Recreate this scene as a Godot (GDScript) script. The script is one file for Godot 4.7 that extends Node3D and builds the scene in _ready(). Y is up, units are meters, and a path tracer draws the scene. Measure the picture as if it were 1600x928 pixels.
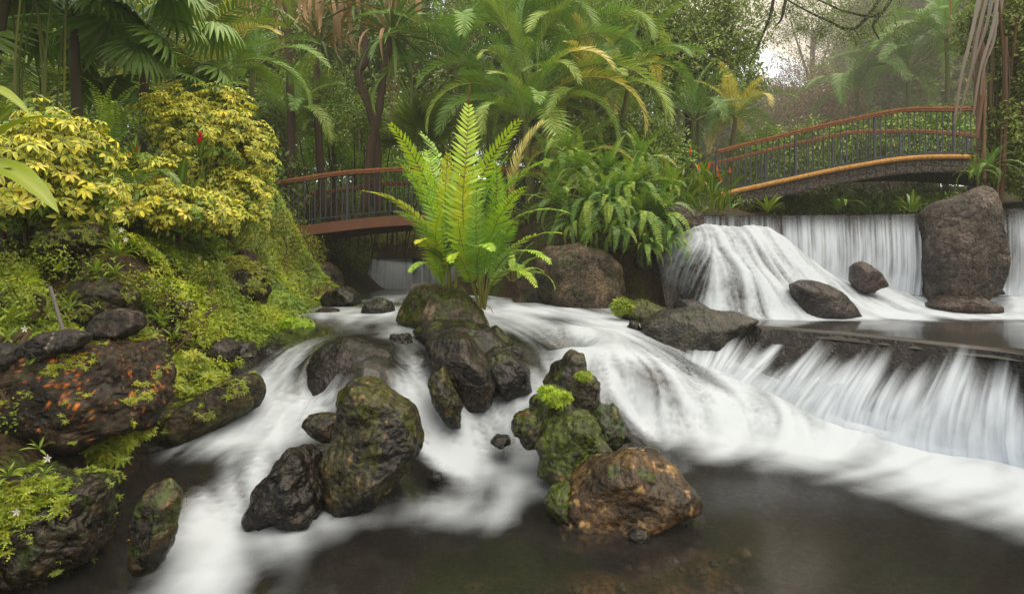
extends Node3D
# A garden stream: cascades, boulders, two footbridges and tropical planting. Units are metres, y is up.
# The survey point is (0, 1.5, 0) looking along -z; at(x, y, d) turns a bearing (in thousandths) and a true distance d into a place.

const UPV := Vector3(0, 1, 0)
var rng := RandomNumberGenerator.new()
var M := {}
var names_used := {}
var ground_f: Field
var n_fine: FastNoiseLite
var n_mid: FastNoiseLite
var n_big: FastNoiseLite
var n_ridge: FastNoiseLite
var n_cell: FastNoiseLite


func at(x: float, y: float, d: float) -> Vector3:
	return Vector3((x - 800.0) * 0.001 * d, 1.5 + (400.0 - y) * 0.001 * d, -d)


# ---------------------------------------------------------------- small tools
class MB:
	var v := PackedVector3Array()
	var c := PackedColorArray()
	var i := PackedInt32Array()
	func p(q: Vector3, col: Color) -> int:
		v.push_back(q)
		c.push_back(col)
		return v.size() - 1
	func t(a: int, b: int, d: int) -> void:
		i.push_back(a)
		i.push_back(b)
		i.push_back(d)
	func quad(a: int, b: int, d: int, e: int) -> void:
		t(a, b, d)
		t(a, d, e)
	func done(smooth := false) -> ArrayMesh:
		var arr := []
		arr.resize(Mesh.ARRAY_MAX)
		arr[Mesh.ARRAY_VERTEX] = v
		arr[Mesh.ARRAY_COLOR] = c
		arr[Mesh.ARRAY_INDEX] = i
		if smooth:
			var n := PackedVector3Array()
			n.resize(v.size())
			for k in range(0, i.size(), 3):
				var a := i[k]
				var b := i[k + 1]
				var d := i[k + 2]
				var f := (v[d] - v[a]).cross(v[b] - v[a])
				n[a] += f
				n[b] += f
				n[d] += f
			for k in n.size():
				n[k] = n[k].normalized() if n[k].length_squared() > 1e-20 else Vector3.UP
			arr[Mesh.ARRAY_NORMAL] = n
		var m := ArrayMesh.new()
		m.add_surface_from_arrays(Mesh.PRIMITIVE_TRIANGLES, arr)
		return m


# A smooth function of (x, z) through scattered values (multiquadric).
class Field:
	var px := PackedFloat64Array()
	var pz := PackedFloat64Array()
	var w := PackedFloat64Array()
	var mean := 0.0
	var cc := 0.02
	func make(points: Array, values: Array, c := 0.15, soft := 0.0) -> Field:
		cc = c * c
		var n := points.size()
		mean = 0.0
		for q in values:
			mean += q
		mean /= n
		var a := []
		for r in n:
			var p: Vector2 = points[r]
			px.push_back(p.x)
			pz.push_back(p.y)
			var row := PackedFloat64Array()
			row.resize(n + 1)
			for k in n:
				var o: Vector2 = points[k]
				row[k] = -sqrt((p - o).length_squared() + cc)
			row[r] += soft
			row[n] = values[r] - mean
			a.append(row)
		for k in n:
			var best := k
			for r in range(k + 1, n):
				if absf(a[r][k]) > absf(a[best][k]):
					best = r
			var sw = a[k]
			a[k] = a[best]
			a[best] = sw
			var pr: PackedFloat64Array = a[k]
			for r in range(k + 1, n):
				var rr: PackedFloat64Array = a[r]
				var f := rr[k] / pr[k]
				if f != 0.0:
					for s in range(k, n + 1):
						rr[s] -= f * pr[s]
					a[r] = rr
		w.resize(n)
		for k in range(n - 1, -1, -1):
			var s: float = a[k][n]
			for q in range(k + 1, n):
				s -= a[k][q] * w[q]
			w[k] = s / a[k][k]
		return self
	func at(x: float, z: float) -> float:
		var s := mean
		for k in w.size():
			var dx := x - px[k]
			var dz := z - pz[k]
			s -= w[k] * sqrt(dx * dx + dz * dz + cc)
		return s


func noise(sd: int, freq: float, oct := 4, ridged := false, cell := false) -> FastNoiseLite:
	var n := FastNoiseLite.new()
	n.seed = sd
	n.frequency = freq
	n.noise_type = FastNoiseLite.TYPE_CELLULAR if cell else FastNoiseLite.TYPE_SIMPLEX_SMOOTH
	n.fractal_type = FastNoiseLite.FRACTAL_RIDGED if ridged else FastNoiseLite.FRACTAL_FBM
	n.fractal_octaves = oct
	return n


func numbered(called: String) -> String:
	var n: int = names_used.get(called, 0)
	names_used[called] = n + 1
	return called if n == 0 else "%s_%03d" % [called, n]


func thing(called: String, label: String, category: String, where := Vector3.ZERO, group := "") -> Node3D:
	var o := Node3D.new()
	o.name = numbered(called)
	add_child(o)
	o.position = where
	tag(o, label, category, group)
	return o


func tag(o: Node, label: String, category: String, group := "") -> void:
	o.set_meta("label", label)
	o.set_meta("category", category)
	if group:
		o.set_meta("group", group)


func put(called: String, mesh: Mesh, m: Material, parent: Node = null, where := Transform3D()) -> MeshInstance3D:
	var o := MeshInstance3D.new()
	o.name = numbered(called) if parent == null else called
	o.mesh = mesh
	o.material_override = m
	o.transform = where
	if parent == null:
		add_child(o)
	else:
		parent.add_child(o, true)
	return o


func structure(called: String, mesh: Mesh, m: Material, label: String) -> MeshInstance3D:
	var o := put(called, mesh, m)
	o.set_meta("kind", "structure")
	o.set_meta("label", label)
	return o


func many(called: String, mesh: Mesh, m: Material, places: Array, colors: Array, parent: Node, origin: Vector3) -> MultiMeshInstance3D:
	var mm := MultiMesh.new()
	mm.transform_format = MultiMesh.TRANSFORM_3D
	mm.use_colors = true
	mm.mesh = mesh
	mm.instance_count = places.size()
	for k in places.size():
		var t: Transform3D = places[k]
		t.origin -= origin
		mm.set_instance_transform(k, t)
		mm.set_instance_color(k, colors[k])
	var o := MultiMeshInstance3D.new()
	o.multimesh = mm
	o.material_override = m
	o.set_meta("kind", "stuff")
	if parent == null:
		o.name = numbered(called)
		o.position = origin
		add_child(o)
	else:
		o.name = called
		parent.add_child(o, true)
	return o


func r(a: float, b: float) -> float:
	return rng.randf_range(a, b)


func tint(c: Color, spread: float) -> Color:
	var k := 1.0 + r(-spread, spread)
	return Color(c.r * k * (1.0 + r(-spread, spread) * 0.5), c.g * k, c.b * k * (1.0 + r(-spread, spread) * 0.5), c.a)


func lerp_c(a: Color, b: Color, t: float) -> Color:
	return a.lerp(b, clampf(t, 0.0, 1.0))


func noise_tex(n: FastNoiseLite, size: int, lo: Color, hi: Color, a := 0.0, b := 1.0) -> NoiseTexture2D:
	var g := Gradient.new()
	g.set_color(0, lo)
	g.set_color(1, hi)
	g.set_offset(0, a)
	g.set_offset(1, b)
	var t := NoiseTexture2D.new()
	t.width = size
	t.height = size
	t.seamless = true
	t.noise = n
	t.color_ramp = g
	return t


func mat(called: String, rough: float, spec := 0.5, vertex := true) -> StandardMaterial3D:
	var m := StandardMaterial3D.new()
	m.resource_name = called
	m.roughness = rough
	m.metallic_specular = spec
	m.vertex_color_use_as_albedo = vertex
	m.cull_mode = BaseMaterial3D.CULL_DISABLED
	M[called] = m
	return m


func tube(b: MB, pts: Array, radii: Array, sides: int, col: Color, col2 = null) -> void:
	var first := b.v.size()
	var side := Vector3.RIGHT
	for k in pts.size():
		var a: Vector3 = pts[maxi(k - 1, 0)]
		var e: Vector3 = pts[mini(k + 1, pts.size() - 1)]
		var d := (e - a).normalized()
		side = (side - d * side.dot(d))
		if side.length() < 0.1:
			side = d.cross(Vector3(0.3, 0.2, 0.9))
		side = side.normalized()
		var up := d.cross(side)
		var c := col if col2 == null else col.lerp(col2, float(k) / (pts.size() - 1))
		for s in sides:
			var th := TAU * s / sides
			b.p(pts[k] + (side * cos(th) + up * sin(th)) * radii[k], c)
	for k in pts.size() - 1:
		for s in sides:
			var s2 := (s + 1) % sides
			b.quad(first + k * sides + s, first + (k + 1) * sides + s, first + (k + 1) * sides + s2, first + k * sides + s2)
	var e0 := b.p(pts[0], col)
	var e1 := b.p(pts[-1], col if col2 == null else col2)
	for s in sides:
		b.t(e0, first + s, first + (s + 1) % sides)
		b.t(e1, first + (pts.size() - 1) * sides + (s + 1) % sides, first + (pts.size() - 1) * sides + s)


func smooth_path(pts: Array, steps: int) -> Array:
	var out := []
	for k in pts.size() - 1:
		var p0: Vector3 = pts[maxi(k - 1, 0)]
		var p1: Vector3 = pts[k]
		var p2: Vector3 = pts[k + 1]
		var p3: Vector3 = pts[mini(k + 2, pts.size() - 1)]
		for s in steps:
			out.append(p1.cubic_interpolate(p2, p0, p3, float(s) / steps))
	out.append(pts[-1])
	return out


# ---------------------------------------------------------------- rocks
const BASALT := Color(0.016, 0.0155, 0.017)
const BROWN := Color(0.058, 0.038, 0.022)
const OCHRE := Color(0.21, 0.135, 0.05)
const MOSS := Color(0.05, 0.072, 0.012)
const MOSS_B := Color(0.11, 0.15, 0.012)
const GREY := Color(0.10, 0.094, 0.092)
const TAN := Color(0.24, 0.185, 0.13)
const LICHEN := Color(0.42, 0.40, 0.34)

# outline: the rock's outline as bearings at distance d; thick: half its depth.
# look: base, second, patch colours, moss (0..1), spots colour and share
func rock_mesh(outline: Array, d: float, thick: float, look: Dictionary, sd: int, res: int) -> Array:
	var mid := Vector2.ZERO
	for q in outline:
		mid += q
	mid /= outline.size()
	var ctr := at(mid.x, mid.y, d)
	var n := 64
	var rad := PackedFloat32Array()
	rad.resize(n)
	for k in n:
		var th := TAU * k / n
		var dir := Vector2(cos(th), -sin(th))
		var best := 0.0
		for e in outline.size():
			var a: Vector2 = outline[e] - mid
			var bb: Vector2 = outline[(e + 1) % outline.size()] - mid
			var hit = Geometry2D.segment_intersects_segment(Vector2.ZERO, dir * 3000.0, a, bb)
			if hit != null:
				best = maxf(best, (hit as Vector2).length())
		rad[k] = best * 0.001 * d
	var size := 0.0
	for k in n:
		size += rad[k] / n
	var lean: float = look.get("lean", 0.25)
	var amp: float = look.get("amp", 0.10) * size
	var cuts := []
	rng.seed = sd * 77 + 5
	for k in look.get("cuts", 12):
		cuts.append([Vector3(r(-1, 1), r(-0.8, 1), r(-0.4, 1)).normalized(), r(0.66, 0.92)])
	var off := Vector3(sd * 3.7, sd * 1.3, sd * 2.1)
	var b := MB.new()
	var base: Color = look.get("base", BASALT)
	var second: Color = look.get("second", BROWN)
	var moss: float = look.get("moss", 0.0)
	var mossc: Color = look.get("mossc", MOSS)
	var spots: float = look.get("spots", 0.0)
	var spotc: Color = look.get("spotc", OCHRE)
	var mix: float = look.get("mix", 0.5)
	var look_c: float = look.get("crack", 0.22)
	var look_f: float = look.get("spotf", 26.0)
	var fq := 1.0 / size
	for f in 6:
		for u in res + 1:
			for w in res + 1:
				var s := tan((2.0 * u / res - 1.0) * PI / 4)
				var t := tan((2.0 * w / res - 1.0) * PI / 4)
				var q: Vector3
				match f:
					0: q = Vector3(1, s, t)
					1: q = Vector3(-1, t, s)
					2: q = Vector3(t, 1, s)
					3: q = Vector3(s, -1, t)
					4: q = Vector3(s, t, 1)
					_: q = Vector3(t, s, -1)
				q = q.normalized()
				var g := q
				for cu in cuts:
					var over: float = g.dot(cu[0]) - cu[1]
					if over > 0.0:
						g -= cu[0] * over * 0.92
				var th := fposmod(atan2(q.y, q.x), TAU) / TAU * n
				var i0 := int(th) % n
				var fr := th - int(th)
				var rr := lerpf(rad[i0], rad[(i0 + 1) % n], fr)
				var rho := sqrt(q.x * q.x + q.y * q.y)
				var shrink := g.length()
				var flat := pow(rho, 0.72) / maxf(rho, 1e-4)
				var p := Vector3(q.x * flat * rr * lerpf(1.0, shrink, 0.4), q.y * flat * rr * lerpf(1.0, shrink, 0.3), signf(q.z) * pow(absf(q.z), 0.85) * thick * shrink)
				p.z -= p.y * lean
				var s0 := p * fq + off
				var dn := n_big.get_noise_3dv(s0 * 1.1) * 1.0 + (absf(n_ridge.get_noise_3dv(s0 * 1.3)) - 0.4) * 0.45 + n_mid.get_noise_3dv(s0 * 4.0) * 0.16 + n_cell.get_noise_3dv(s0 * 1.6) * 0.3
				dn -= maxf(0.0, 0.09 - absf(n_big.get_noise_3dv(s0 * 1.9 + off * 0.7))) * 5.0 * look_c
				p += q * (dn * amp + n_mid.get_noise_3dv(p * 22.0 + off) * 0.005 - maxf(0.0, n_mid.get_noise_3dv(p * 40.0 + off) - 0.3) * 0.02)
				var k1 := n_big.get_noise_3dv(s0 * 1.5 + off) * 1.1 + n_mid.get_noise_3dv(p * 9.0) * 0.7
				var col := lerp_c(base, second, (k1 + mix - 0.5) * 1.6 + 0.5)
				var k2 := n_mid.get_noise_3dv(p * 14.0 + off) + n_mid.get_noise_3dv(p * 45.0) * 0.7
				col = col * (1.0 + clampf(k2, -0.7, 1.0) * 0.85)
				if moss > 0.0:
					var mk := n_big.get_noise_3dv(s0 * 2.2 + off * 2.0) * 0.8 + n_mid.get_noise_3dv(p * 18.0) * 0.5 + q.y * 0.35 + (moss - 0.5) * 1.6
					col = lerp_c(col, mossc * (1.0 + k2 * 0.6), smoothstep(0.0, 0.22, mk))
				if spots > 0.0:
					var sk := n_mid.get_noise_3dv(p * look_f + off * 3.0) + n_big.get_noise_3dv(s0 * 2.6 - off) * 0.5
					col = lerp_c(col, spotc * (1.0 + k2 * 0.3), smoothstep(0.0, 0.12, sk - 0.62 + spots * 0.6))
				b.p(p, Color(col.r, col.g, col.b, 1))
		var o := f * (res + 1) * (res + 1)
		for u in res:
			for w in res:
				var a := o + u * (res + 1) + w
				b.quad(a, a + 1, a + res + 2, a + res + 1)
	# close the seams: shared corners get the same normal
	var mesh := seamless(b)
	return [mesh, ctr]


func seamless(b: MB) -> ArrayMesh:
	var n := PackedVector3Array()
	n.resize(b.v.size())
	for k in range(0, b.i.size(), 3):
		var f := (b.v[b.i[k + 2]] - b.v[b.i[k]]).cross(b.v[b.i[k + 1]] - b.v[b.i[k]])
		for s in 3:
			n[b.i[k + s]] += f
	var sums := {}
	for k in n.size():
		var key := Vector3i((b.v[k] * 20000.0).round())
		sums[key] = sums.get(key, Vector3.ZERO) + n[k]
	for k in n.size():
		n[k] = (sums[Vector3i((b.v[k] * 20000.0).round())] as Vector3).normalized()
	var arr := []
	arr.resize(Mesh.ARRAY_MAX)
	arr[Mesh.ARRAY_VERTEX] = b.v
	arr[Mesh.ARRAY_COLOR] = b.c
	arr[Mesh.ARRAY_INDEX] = b.i
	arr[Mesh.ARRAY_NORMAL] = n
	var m := ArrayMesh.new()
	m.add_surface_from_arrays(Mesh.PRIMITIVE_TRIANGLES, arr)
	return m


var rock_count := 0
func rock(called: String, label: String, outline: Array, d: float, thick: float, look := {}, res := 36, wet := true) -> MeshInstance3D:
	rock_count += 1
	var made := rock_mesh(outline, d, thick, look, look.get("seed", rock_count), res)
	var o := put(called, made[0], M.wet_rock if wet else M.dry_rock)
	o.position = made[1]
	tag(o, label, "rock")
	return o


func V(a: Array) -> Array:
	var out := []
	for k in range(0, a.size(), 2):
		out.append(Vector2(a[k], a[k + 1]))
	return out


# ---------------------------------------------------------------- water
# ctrl: [bearing x, bearing y, elevation, foam]; flow: [bearing x, bearing y, elevation, dx, dz]
func water_field(ctrl: Array, flow: Array, x0: float, x1: float, z0: float, z1: float, step: float, sd: int, relief: float) -> Array:
	var pts := []
	var hs := []
	var fs := []
	for q in ctrl:
		var d: float = (1.5 - q[2]) * 1000.0 / (q[1] - 400.0) if q.size() < 5 else q[4]
		var p := at(q[0], q[1], d)
		pts.append(Vector2(p.x, p.z))
		hs.append(p.y)
		fs.append(q[3])
	var hf := Field.new().make(pts, hs, 0.12, 0.012)
	var ff := Field.new().make(pts, fs, 0.15, 0.015)
	var nx := int((x1 - x0) / step) + 1
	var zs := PackedFloat32Array()
	var z := z0
	var k := 0
	while z > z1:
		zs.push_back(z)
		z -= step * (1.0 if z > -8.5 else 2.5)
	var nzc := zs.size()
	var h := PackedFloat32Array()
	var f := PackedFloat32Array()
	var raw := PackedFloat32Array()
	h.resize(nx * nzc)
	f.resize(nx * nzc)
	raw.resize(nx * nzc)
	var soft := PackedFloat32Array()
	soft.resize(nx * nzc)
	var wl := noise(sd + 4, 2.6, 2)
	var wn := noise(sd, 8.0, 2)
	var wb := noise(sd + 9, 1.3, 3)
	# the fields are smooth: evaluate them every third vertex and fill in between
	var cs := 4
	var cx := (nx - 1) / cs + 2
	var cz := (nzc - 1) / cs + 2
	var ch := PackedFloat32Array()
	var cf := PackedFloat32Array()
	for a in cz:
		var za := zs[mini(a * cs, nzc - 1)] - maxi(a * cs - nzc + 1, 0) * step
		for bb in cx:
			var xa := x0 + bb * cs * step
			ch.push_back(hf.at(xa, za))
			cf.push_back(ff.at(xa, za))
	for a in nzc:
		var ia := a / cs
		var ta := float(a % cs) / cs
		for bb in nx:
			var ib := bb / cs
			var tb := float(bb % cs) / cs
			var o := ia * cx + ib
			h[a * nx + bb] = lerpf(lerpf(ch[o], ch[o + 1], tb), lerpf(ch[o + cx], ch[o + cx + 1], tb), ta)
			f[a * nx + bb] = lerpf(lerpf(cf[o], cf[o + 1], tb), lerpf(cf[o + cx], cf[o + cx + 1], tb), ta)
			soft[a * nx + bb] = wl.get_noise_2d(x0 + bb * step, zs[a])
			raw[a * nx + bb] = wn.get_noise_2d(x0 + bb * step, zs[a]) + 0.6 * wn.get_noise_2d((x0 + bb * step) * 2.3 + 40.0, zs[a] * 2.3)
	var fv := []
	for q in flow:
		var p := at(q[0], q[1], (1.5 - q[2]) * 1000.0 / (q[1] - 400.0))
		fv.append([Vector2(p.x, p.z), Vector2(q[3], q[4]).normalized()])
	# direction of flow on the coarse grid
	var dx := PackedFloat32Array()
	var dz := PackedFloat32Array()
	var slope := PackedFloat32Array()
	for a in cz:
		for bb in cx:
			var o := a * cx + bb
			var gx := (ch[a * cx + mini(bb + 1, cx - 1)] - ch[a * cx + maxi(bb - 1, 0)]) / (2.0 * cs * step)
			var gz := (ch[mini(a + 1, cz - 1) * cx + bb] - ch[maxi(a - 1, 0) * cx + bb]) / (2.0 * cs * step)
			var g := Vector2(-gx, gz)  # rows run towards -z, so this points downhill in world x, z
			var s := Vector2.ZERO
			var xa := x0 + bb * cs * step
			var za := zs[mini(a * cs, nzc - 1)]
			for q in fv:
				s += q[1] / (Vector2(xa, za).distance_squared_to(q[0]) + 0.05)
			if fv.size():
				s = s.normalized() * 0.12
			slope.push_back(g.length())
			g = (g + s).normalized()
			dx.push_back(g.x)
			dz.push_back(g.y)
	var b := MB.new()
	for a in nzc:
		for bb in nx:
			var sum := 0.0
			var sum2 := 0.0
			for way in [-1.0, 1.0]:
				var x := float(bb)
				var y := float(a)
				for s in 11:
					var xi := int(x)
					var yi := int(y)
					if xi < 0 or yi < 0 or xi >= nx or yi >= nzc:
						break
					sum += raw[yi * nx + xi]
					sum2 += soft[yi * nx + xi]
					var o := (yi / cs) * cx + xi / cs
					x += dx[o] * way * 1.6
					y -= dz[o] * way * 1.6
			sum /= 22.0
			sum2 /= 22.0
			var o2 := a * nx + bb
			var fo := smoothstep(0.12, 1.08, f[o2])
			var xw := x0 + bb * step
			var big := wb.get_noise_2d(xw, zs[a] * 1.0)
			var edge := clampf(fo * (1.1 - fo) * 4.0, 0.0, 1.0)
			var oc := (a / cs) * cx + bb / cs
			var steep := clampf(slope[oc] * 2.2 - 0.1, 0.12, 1.0)
			var al := clampf(fo * 1.0 + sum * 2.4 * steep * (edge * 0.5 + 0.2 * fo + 0.03) + (sum2 * 1.7 + big * 0.3) * (edge * 0.45 + 0.28 * fo + 0.02) - 0.03, 0.0, 0.96)
			b.p(Vector3(xw, h[o2] + sum * relief * (0.1 + fo) * steep + big * relief * 0.5 * fo, zs[a]), Color(0.475, 0.545, 0.63, al))
	for a in nzc - 1:
		for bb in nx - 1:
			var o := a * nx + bb
			b.quad(o, o + nx, o + nx + 1, o + 1)
	return [b, hf]


# A falling sheet between a top line and a foot line, in fingers that start at different heights.
func fall_sheet(top: Array, foot: Array, bulge: float, nu: int, nv: int, sd: int, start: float, dens: float, fine: float, gap := 0.0) -> ArrayMesh:
	var tp := smooth_path(top, 12)
	var ft := smooth_path(foot, 12)
	var b := MB.new()
	var nn := noise(sd, 1.0, 3)
	var out := Vector3.ZERO
	for k in nu + 1:
		var u := float(k) / nu * (tp.size() - 1)
		var i0 := mini(int(u), tp.size() - 2)
		var a: Vector3 = tp[i0].lerp(tp[i0 + 1], u - i0)
		var e: Vector3 = ft[i0].lerp(ft[i0 + 1], u - i0)
		var along: Vector3 = (tp[i0 + 1] - tp[i0]).normalized()
		out = along.cross(UPV)
		if out.z < 0.0 and absf(out.z) > absf(out.x):
			out = -out
		if out.x > 0.0 and absf(out.x) > absf(out.z):
			out = -out
		var s := a.distance_to(tp[0]) * fine
		var strand := nn.get_noise_2d(s * 0.22, 91.0) * 0.7 + nn.get_noise_2d(s * 1.0, 3.0) * 0.8 + nn.get_noise_2d(s * 3.1, 17.0) * 0.7
		var begin := start * (1.0 + 1.5 * nn.get_noise_2d(s * 0.22, 31.0) + 0.55 * nn.get_noise_2d(s * 0.8, 77.0) + 0.15 * nn.get_noise_2d(s * 3.0, 57.0))
		for j in nv + 1:
			var v := float(j) / nv
			var p := a.lerp(e, v)
			p += out * bulge * sin(v * PI * 0.5) * sin(v * PI * 0.9 + 0.3)
			var wob := nn.get_noise_2d(s * 1.6 + v * 0.6, v * 2.0 + 50.0) * 0.6
			p += out * (strand * 0.02 + wob * 0.012) * minf(1.0, v * 3.0)
			var al := smoothstep(begin - 0.08, begin + 0.30, v) * clampf(dens + strand * (1.1 - 0.9 * v) + wob * 0.5 - gap * (1.0 - v), 0.0, 1.0)
			al += smoothstep(0.72, 1.0, v) * 0.55
			b.p(p, Color(0.475, 0.545, 0.63, clampf(al, 0.0, 0.97)))
	for k in nu:
		for j in nv:
			var o := k * (nv + 1) + j
			b.quad(o, o + 1, o + nv + 2, o + nv + 1)
	return b.done(true)


func rock_sheet(top: Array, foot: Array, nu: int, nv: int, bulge: float, amp: float, col: Color, col2: Color) -> ArrayMesh:
	var tp := smooth_path(top, 12)
	var ft := smooth_path(foot, 12)
	var b := MB.new()
	for k in nu + 1:
		var u := float(k) / nu * (tp.size() - 1)
		var i0 := mini(int(u), tp.size() - 2)
		var a: Vector3 = tp[i0].lerp(tp[i0 + 1], u - i0)
		var e: Vector3 = ft[i0].lerp(ft[i0 + 1], u - i0)
		for j in nv + 1:
			var v := float(j) / nv
			var p := a.lerp(e, v)
			p += Vector3(-0.5, 0, 0.8) * (bulge * sin(v * PI) + amp * (n_big.get_noise_3dv(p * 2.0) + 0.5 * n_mid.get_noise_3dv(p * 9.0)))
			var kk := n_big.get_noise_3dv(p * 1.7 + Vector3(9, 3, 1)) + n_mid.get_noise_3dv(p * 13.0) * 0.8
			b.p(p, lerp_c(col, col2, kk + 0.3))
	for k in nu:
		for j in nv:
			var o := k * (nv + 1) + j
			b.quad(o, o + 1, o + nv + 2, o + nv + 1)
	return b.done(true)


func build_ground() -> void:
	# elevations of the banks and of the stream bed: [bearing x, bearing y, distance]
	var g := [
		[-250, 928, 2.3], [0, 990, 2.75], [60, 960, 2.95], [0, 800, 3.0], [0, 700, 3.3], [0, 560, 3.75], [0, 480, 4.2], [0, 395, 4.6], [-300, 500, 3.6], [-400, 400, 4.4],
		[120, 910, 3.1], [130, 740, 3.6], [120, 600, 4.0], [120, 500, 4.35], [120, 400, 4.9], [240, 690, 4.25], [240, 600, 4.5], [240, 520, 4.8], [220, 430, 5.2], [200, 380, 5.4],
		[330, 630, 4.95], [330, 570, 5.3], [330, 500, 5.8], [330, 430, 6.4], [320, 370, 6.7], [395, 600, 5.5], [400, 540, 6.0], [400, 480, 7.0], [400, 410, 7.8], [400, 340, 8.2],
		[440, 480, 8.6], [450, 420, 9.0], [450, 360, 9.6], [430, 300, 10.0], [470, 460, 10.5], [470, 400, 11.2], [490, 440, 12.5], [480, 380, 13.0], [300, 300, 8.5], [100, 300, 7.0], [-200, 330, 6.0], [200, 300, 12.0], [-300, 280, 12.0],
		[820, 470, 8.6], [840, 410, 9.2], [900, 400, 9.3], [970, 410, 9.2], [1000, 470, 8.5], [1040, 500, 7.9], [900, 300, 10.2], [1000, 290, 10.2], [1060, 340, 9.5], [1090, 330, 10.3], [800, 420, 9.8], [780, 380, 11.0], [760, 390, 13.0],
		[1150, 345, 10.5], [1300, 348, 10.5], [1440, 348, 10.5], [1600, 345, 10.5], [1900, 300, 10.0], [1100, 310, 13.0], [1300, 345, 14.0], [1500, 340, 14.0], [1200, 345, 12.0], [1400, 345, 12.5], [900, 300, 13.0], [1800, 300, 9.0],
		[580, 410, 15.5], [650, 410, 15.5], [500, 370, 15.5], [720, 400, 16.0], [600, 380, 17.0], [600, 340, 22.0], [800, 340, 22.0], [1000, 310, 22.0], [1300, 300, 22.0], [300, 290, 22.0], [1700, 300, 22.0],
	]
	var pts := []
	var vals := []
	for q in g:
		var p := at(q[0], q[1], q[2])
		pts.append(Vector2(p.x, p.z))
		vals.append(p.y)
	# bed and far land: [x, z, elevation]
	var w := [
		[-1.5, -2.6, -0.3], [-0.5, -3.0, -0.22], [0.4, -2.9, -0.16], [1.0, -3.2, -0.3], [2.5, -3.0, -0.35], [4.0, -3.0, -0.35], [0.0, -4.0, -0.25], [1.5, -4.2, -0.3], [3.0, -4.3, -0.3],
		[-1.6, -3.9, -0.2], [-1.3, -4.6, 0.0], [-0.7, -4.6, -0.1], [-1.4, -5.4, 0.15], [-0.6, -5.4, 0.1], [-1.65, -5.15, 0.1], [-1.2, -5.0, 0.05], [-1.7, -5.7, 0.25], [-1.1, -5.75, 0.25], [-0.9, -5.2, 0.1], [0.2, -5.0, -0.1], [-1.5, -6.2, 0.45], [-0.8, -6.3, 0.5], [0.1, -6.2, 0.3], [1.0, -5.6, -0.1], [1.6, -6.4, 0.1],
		[-1.6, -7.5, 0.55], [-0.6, -7.6, 0.55], [0.5, -7.6, 0.55], [1.2, -7.0, 0.3], [-2.2, -9.5, 0.5], [-1.0, -9.5, 0.5], [0.0, -9.0, 0.6], [-2.6, -12.0, 0.5], [-1.6, -12.5, 0.5], [-2.4, -14.5, 0.5], [-1.6, -14.5, 0.5],
		[2.4, -7.4, 0.4], [3.0, -8.3, 0.4], [4.0, -8.3, 0.4], [5.5, -8.3, 0.4], [7.5, -8.3, 0.4], [3.2, -6.9, 0.4], [4.5, -6.0, 0.4], [6.0, -6.0, 0.4], [8.5, -7.0, 0.5], [6.0, -4.5, 0.4], [3.0, -5.5, -0.1], [3.9, -4.4, -0.3], [6.0, -2.5, -0.2],
		[-4.0, -1.0, 0.6], [-2.0, 0.5, -0.1], [0.0, 1.0, -0.3], [3.0, 0.5, -0.3], [6.0, 0.0, 0.3], [0.0, 6.0, -0.2], [-8.0, 4.0, 1.5], [9.0, 4.0, 1.5], [-12.0, -6.0, 3.0], [14.0, -8.0, 3.0], [-20.0, 0.0, 3.0], [20.0, 0.0, 3.0],
		[0.0, 25.0, 0.5], [-30.0, -30.0, 6.0], [30.0, -30.0, 5.0], [0.0, -40.0, 6.0], [0.0, -80.0, 10.0], [60.0, -60.0, 8.0], [-60.0, -60.0, 8.0], [-60.0, 20.0, 4.0], [60.0, 20.0, 4.0],
	]
	for q in w:
		pts.append(Vector2(q[0], q[1]))
		vals.append(q[2])
	ground_f = Field.new().make(pts, vals, 0.25, 0.03)
	var xs := spaced(-70.0, -4.6, 5.2, 70.0, 0.075)
	var zs := spaced(-90.0, -10.0, -2.2, 40.0, 0.075)
	var b := MB.new()
	for z in zs:
		for x in xs:
			var y := ground_f.at(x, z)
			var q := Vector3(x, y, z)
			var near := clampf((16.0 - absf(z)) / 6.0, 0.0, 1.0)
			y += near * (n_big.get_noise_3dv(q * 1.4) * 0.07 + n_mid.get_noise_3dv(q * 5.0) * 0.05 + n_mid.get_noise_3dv(q * 17.0) * 0.015)
			var k := n_mid.get_noise_3dv(q * 6.0) + n_big.get_noise_3dv(q * 1.2) * 0.6
			var soil := lerp_c(Color(0.030, 0.022, 0.013), Color(0.075, 0.050, 0.028), k + 0.4)
			var mk := n_big.get_noise_3dv(q * 2.1 + Vector3(5, 5, 5)) + n_mid.get_noise_3dv(q * 11.0) * 0.6
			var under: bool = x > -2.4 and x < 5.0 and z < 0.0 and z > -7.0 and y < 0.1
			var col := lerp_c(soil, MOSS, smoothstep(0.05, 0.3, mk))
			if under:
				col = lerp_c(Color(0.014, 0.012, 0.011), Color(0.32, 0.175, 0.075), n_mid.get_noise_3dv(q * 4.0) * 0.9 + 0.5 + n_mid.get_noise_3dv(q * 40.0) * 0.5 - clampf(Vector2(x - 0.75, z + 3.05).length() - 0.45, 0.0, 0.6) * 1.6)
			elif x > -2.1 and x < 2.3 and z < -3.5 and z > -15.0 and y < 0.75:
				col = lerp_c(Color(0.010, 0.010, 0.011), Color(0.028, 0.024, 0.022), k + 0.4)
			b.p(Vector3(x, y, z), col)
	var nx := xs.size()
	for a in zs.size() - 1:
		for k in nx - 1:
			var o := a * nx + k
			b.quad(o, o + 1, o + nx + 1, o + nx)
	structure("ground", b.done(true), M.soil, "dark mossy soil of the stream banks and the brown stream bed")


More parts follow.
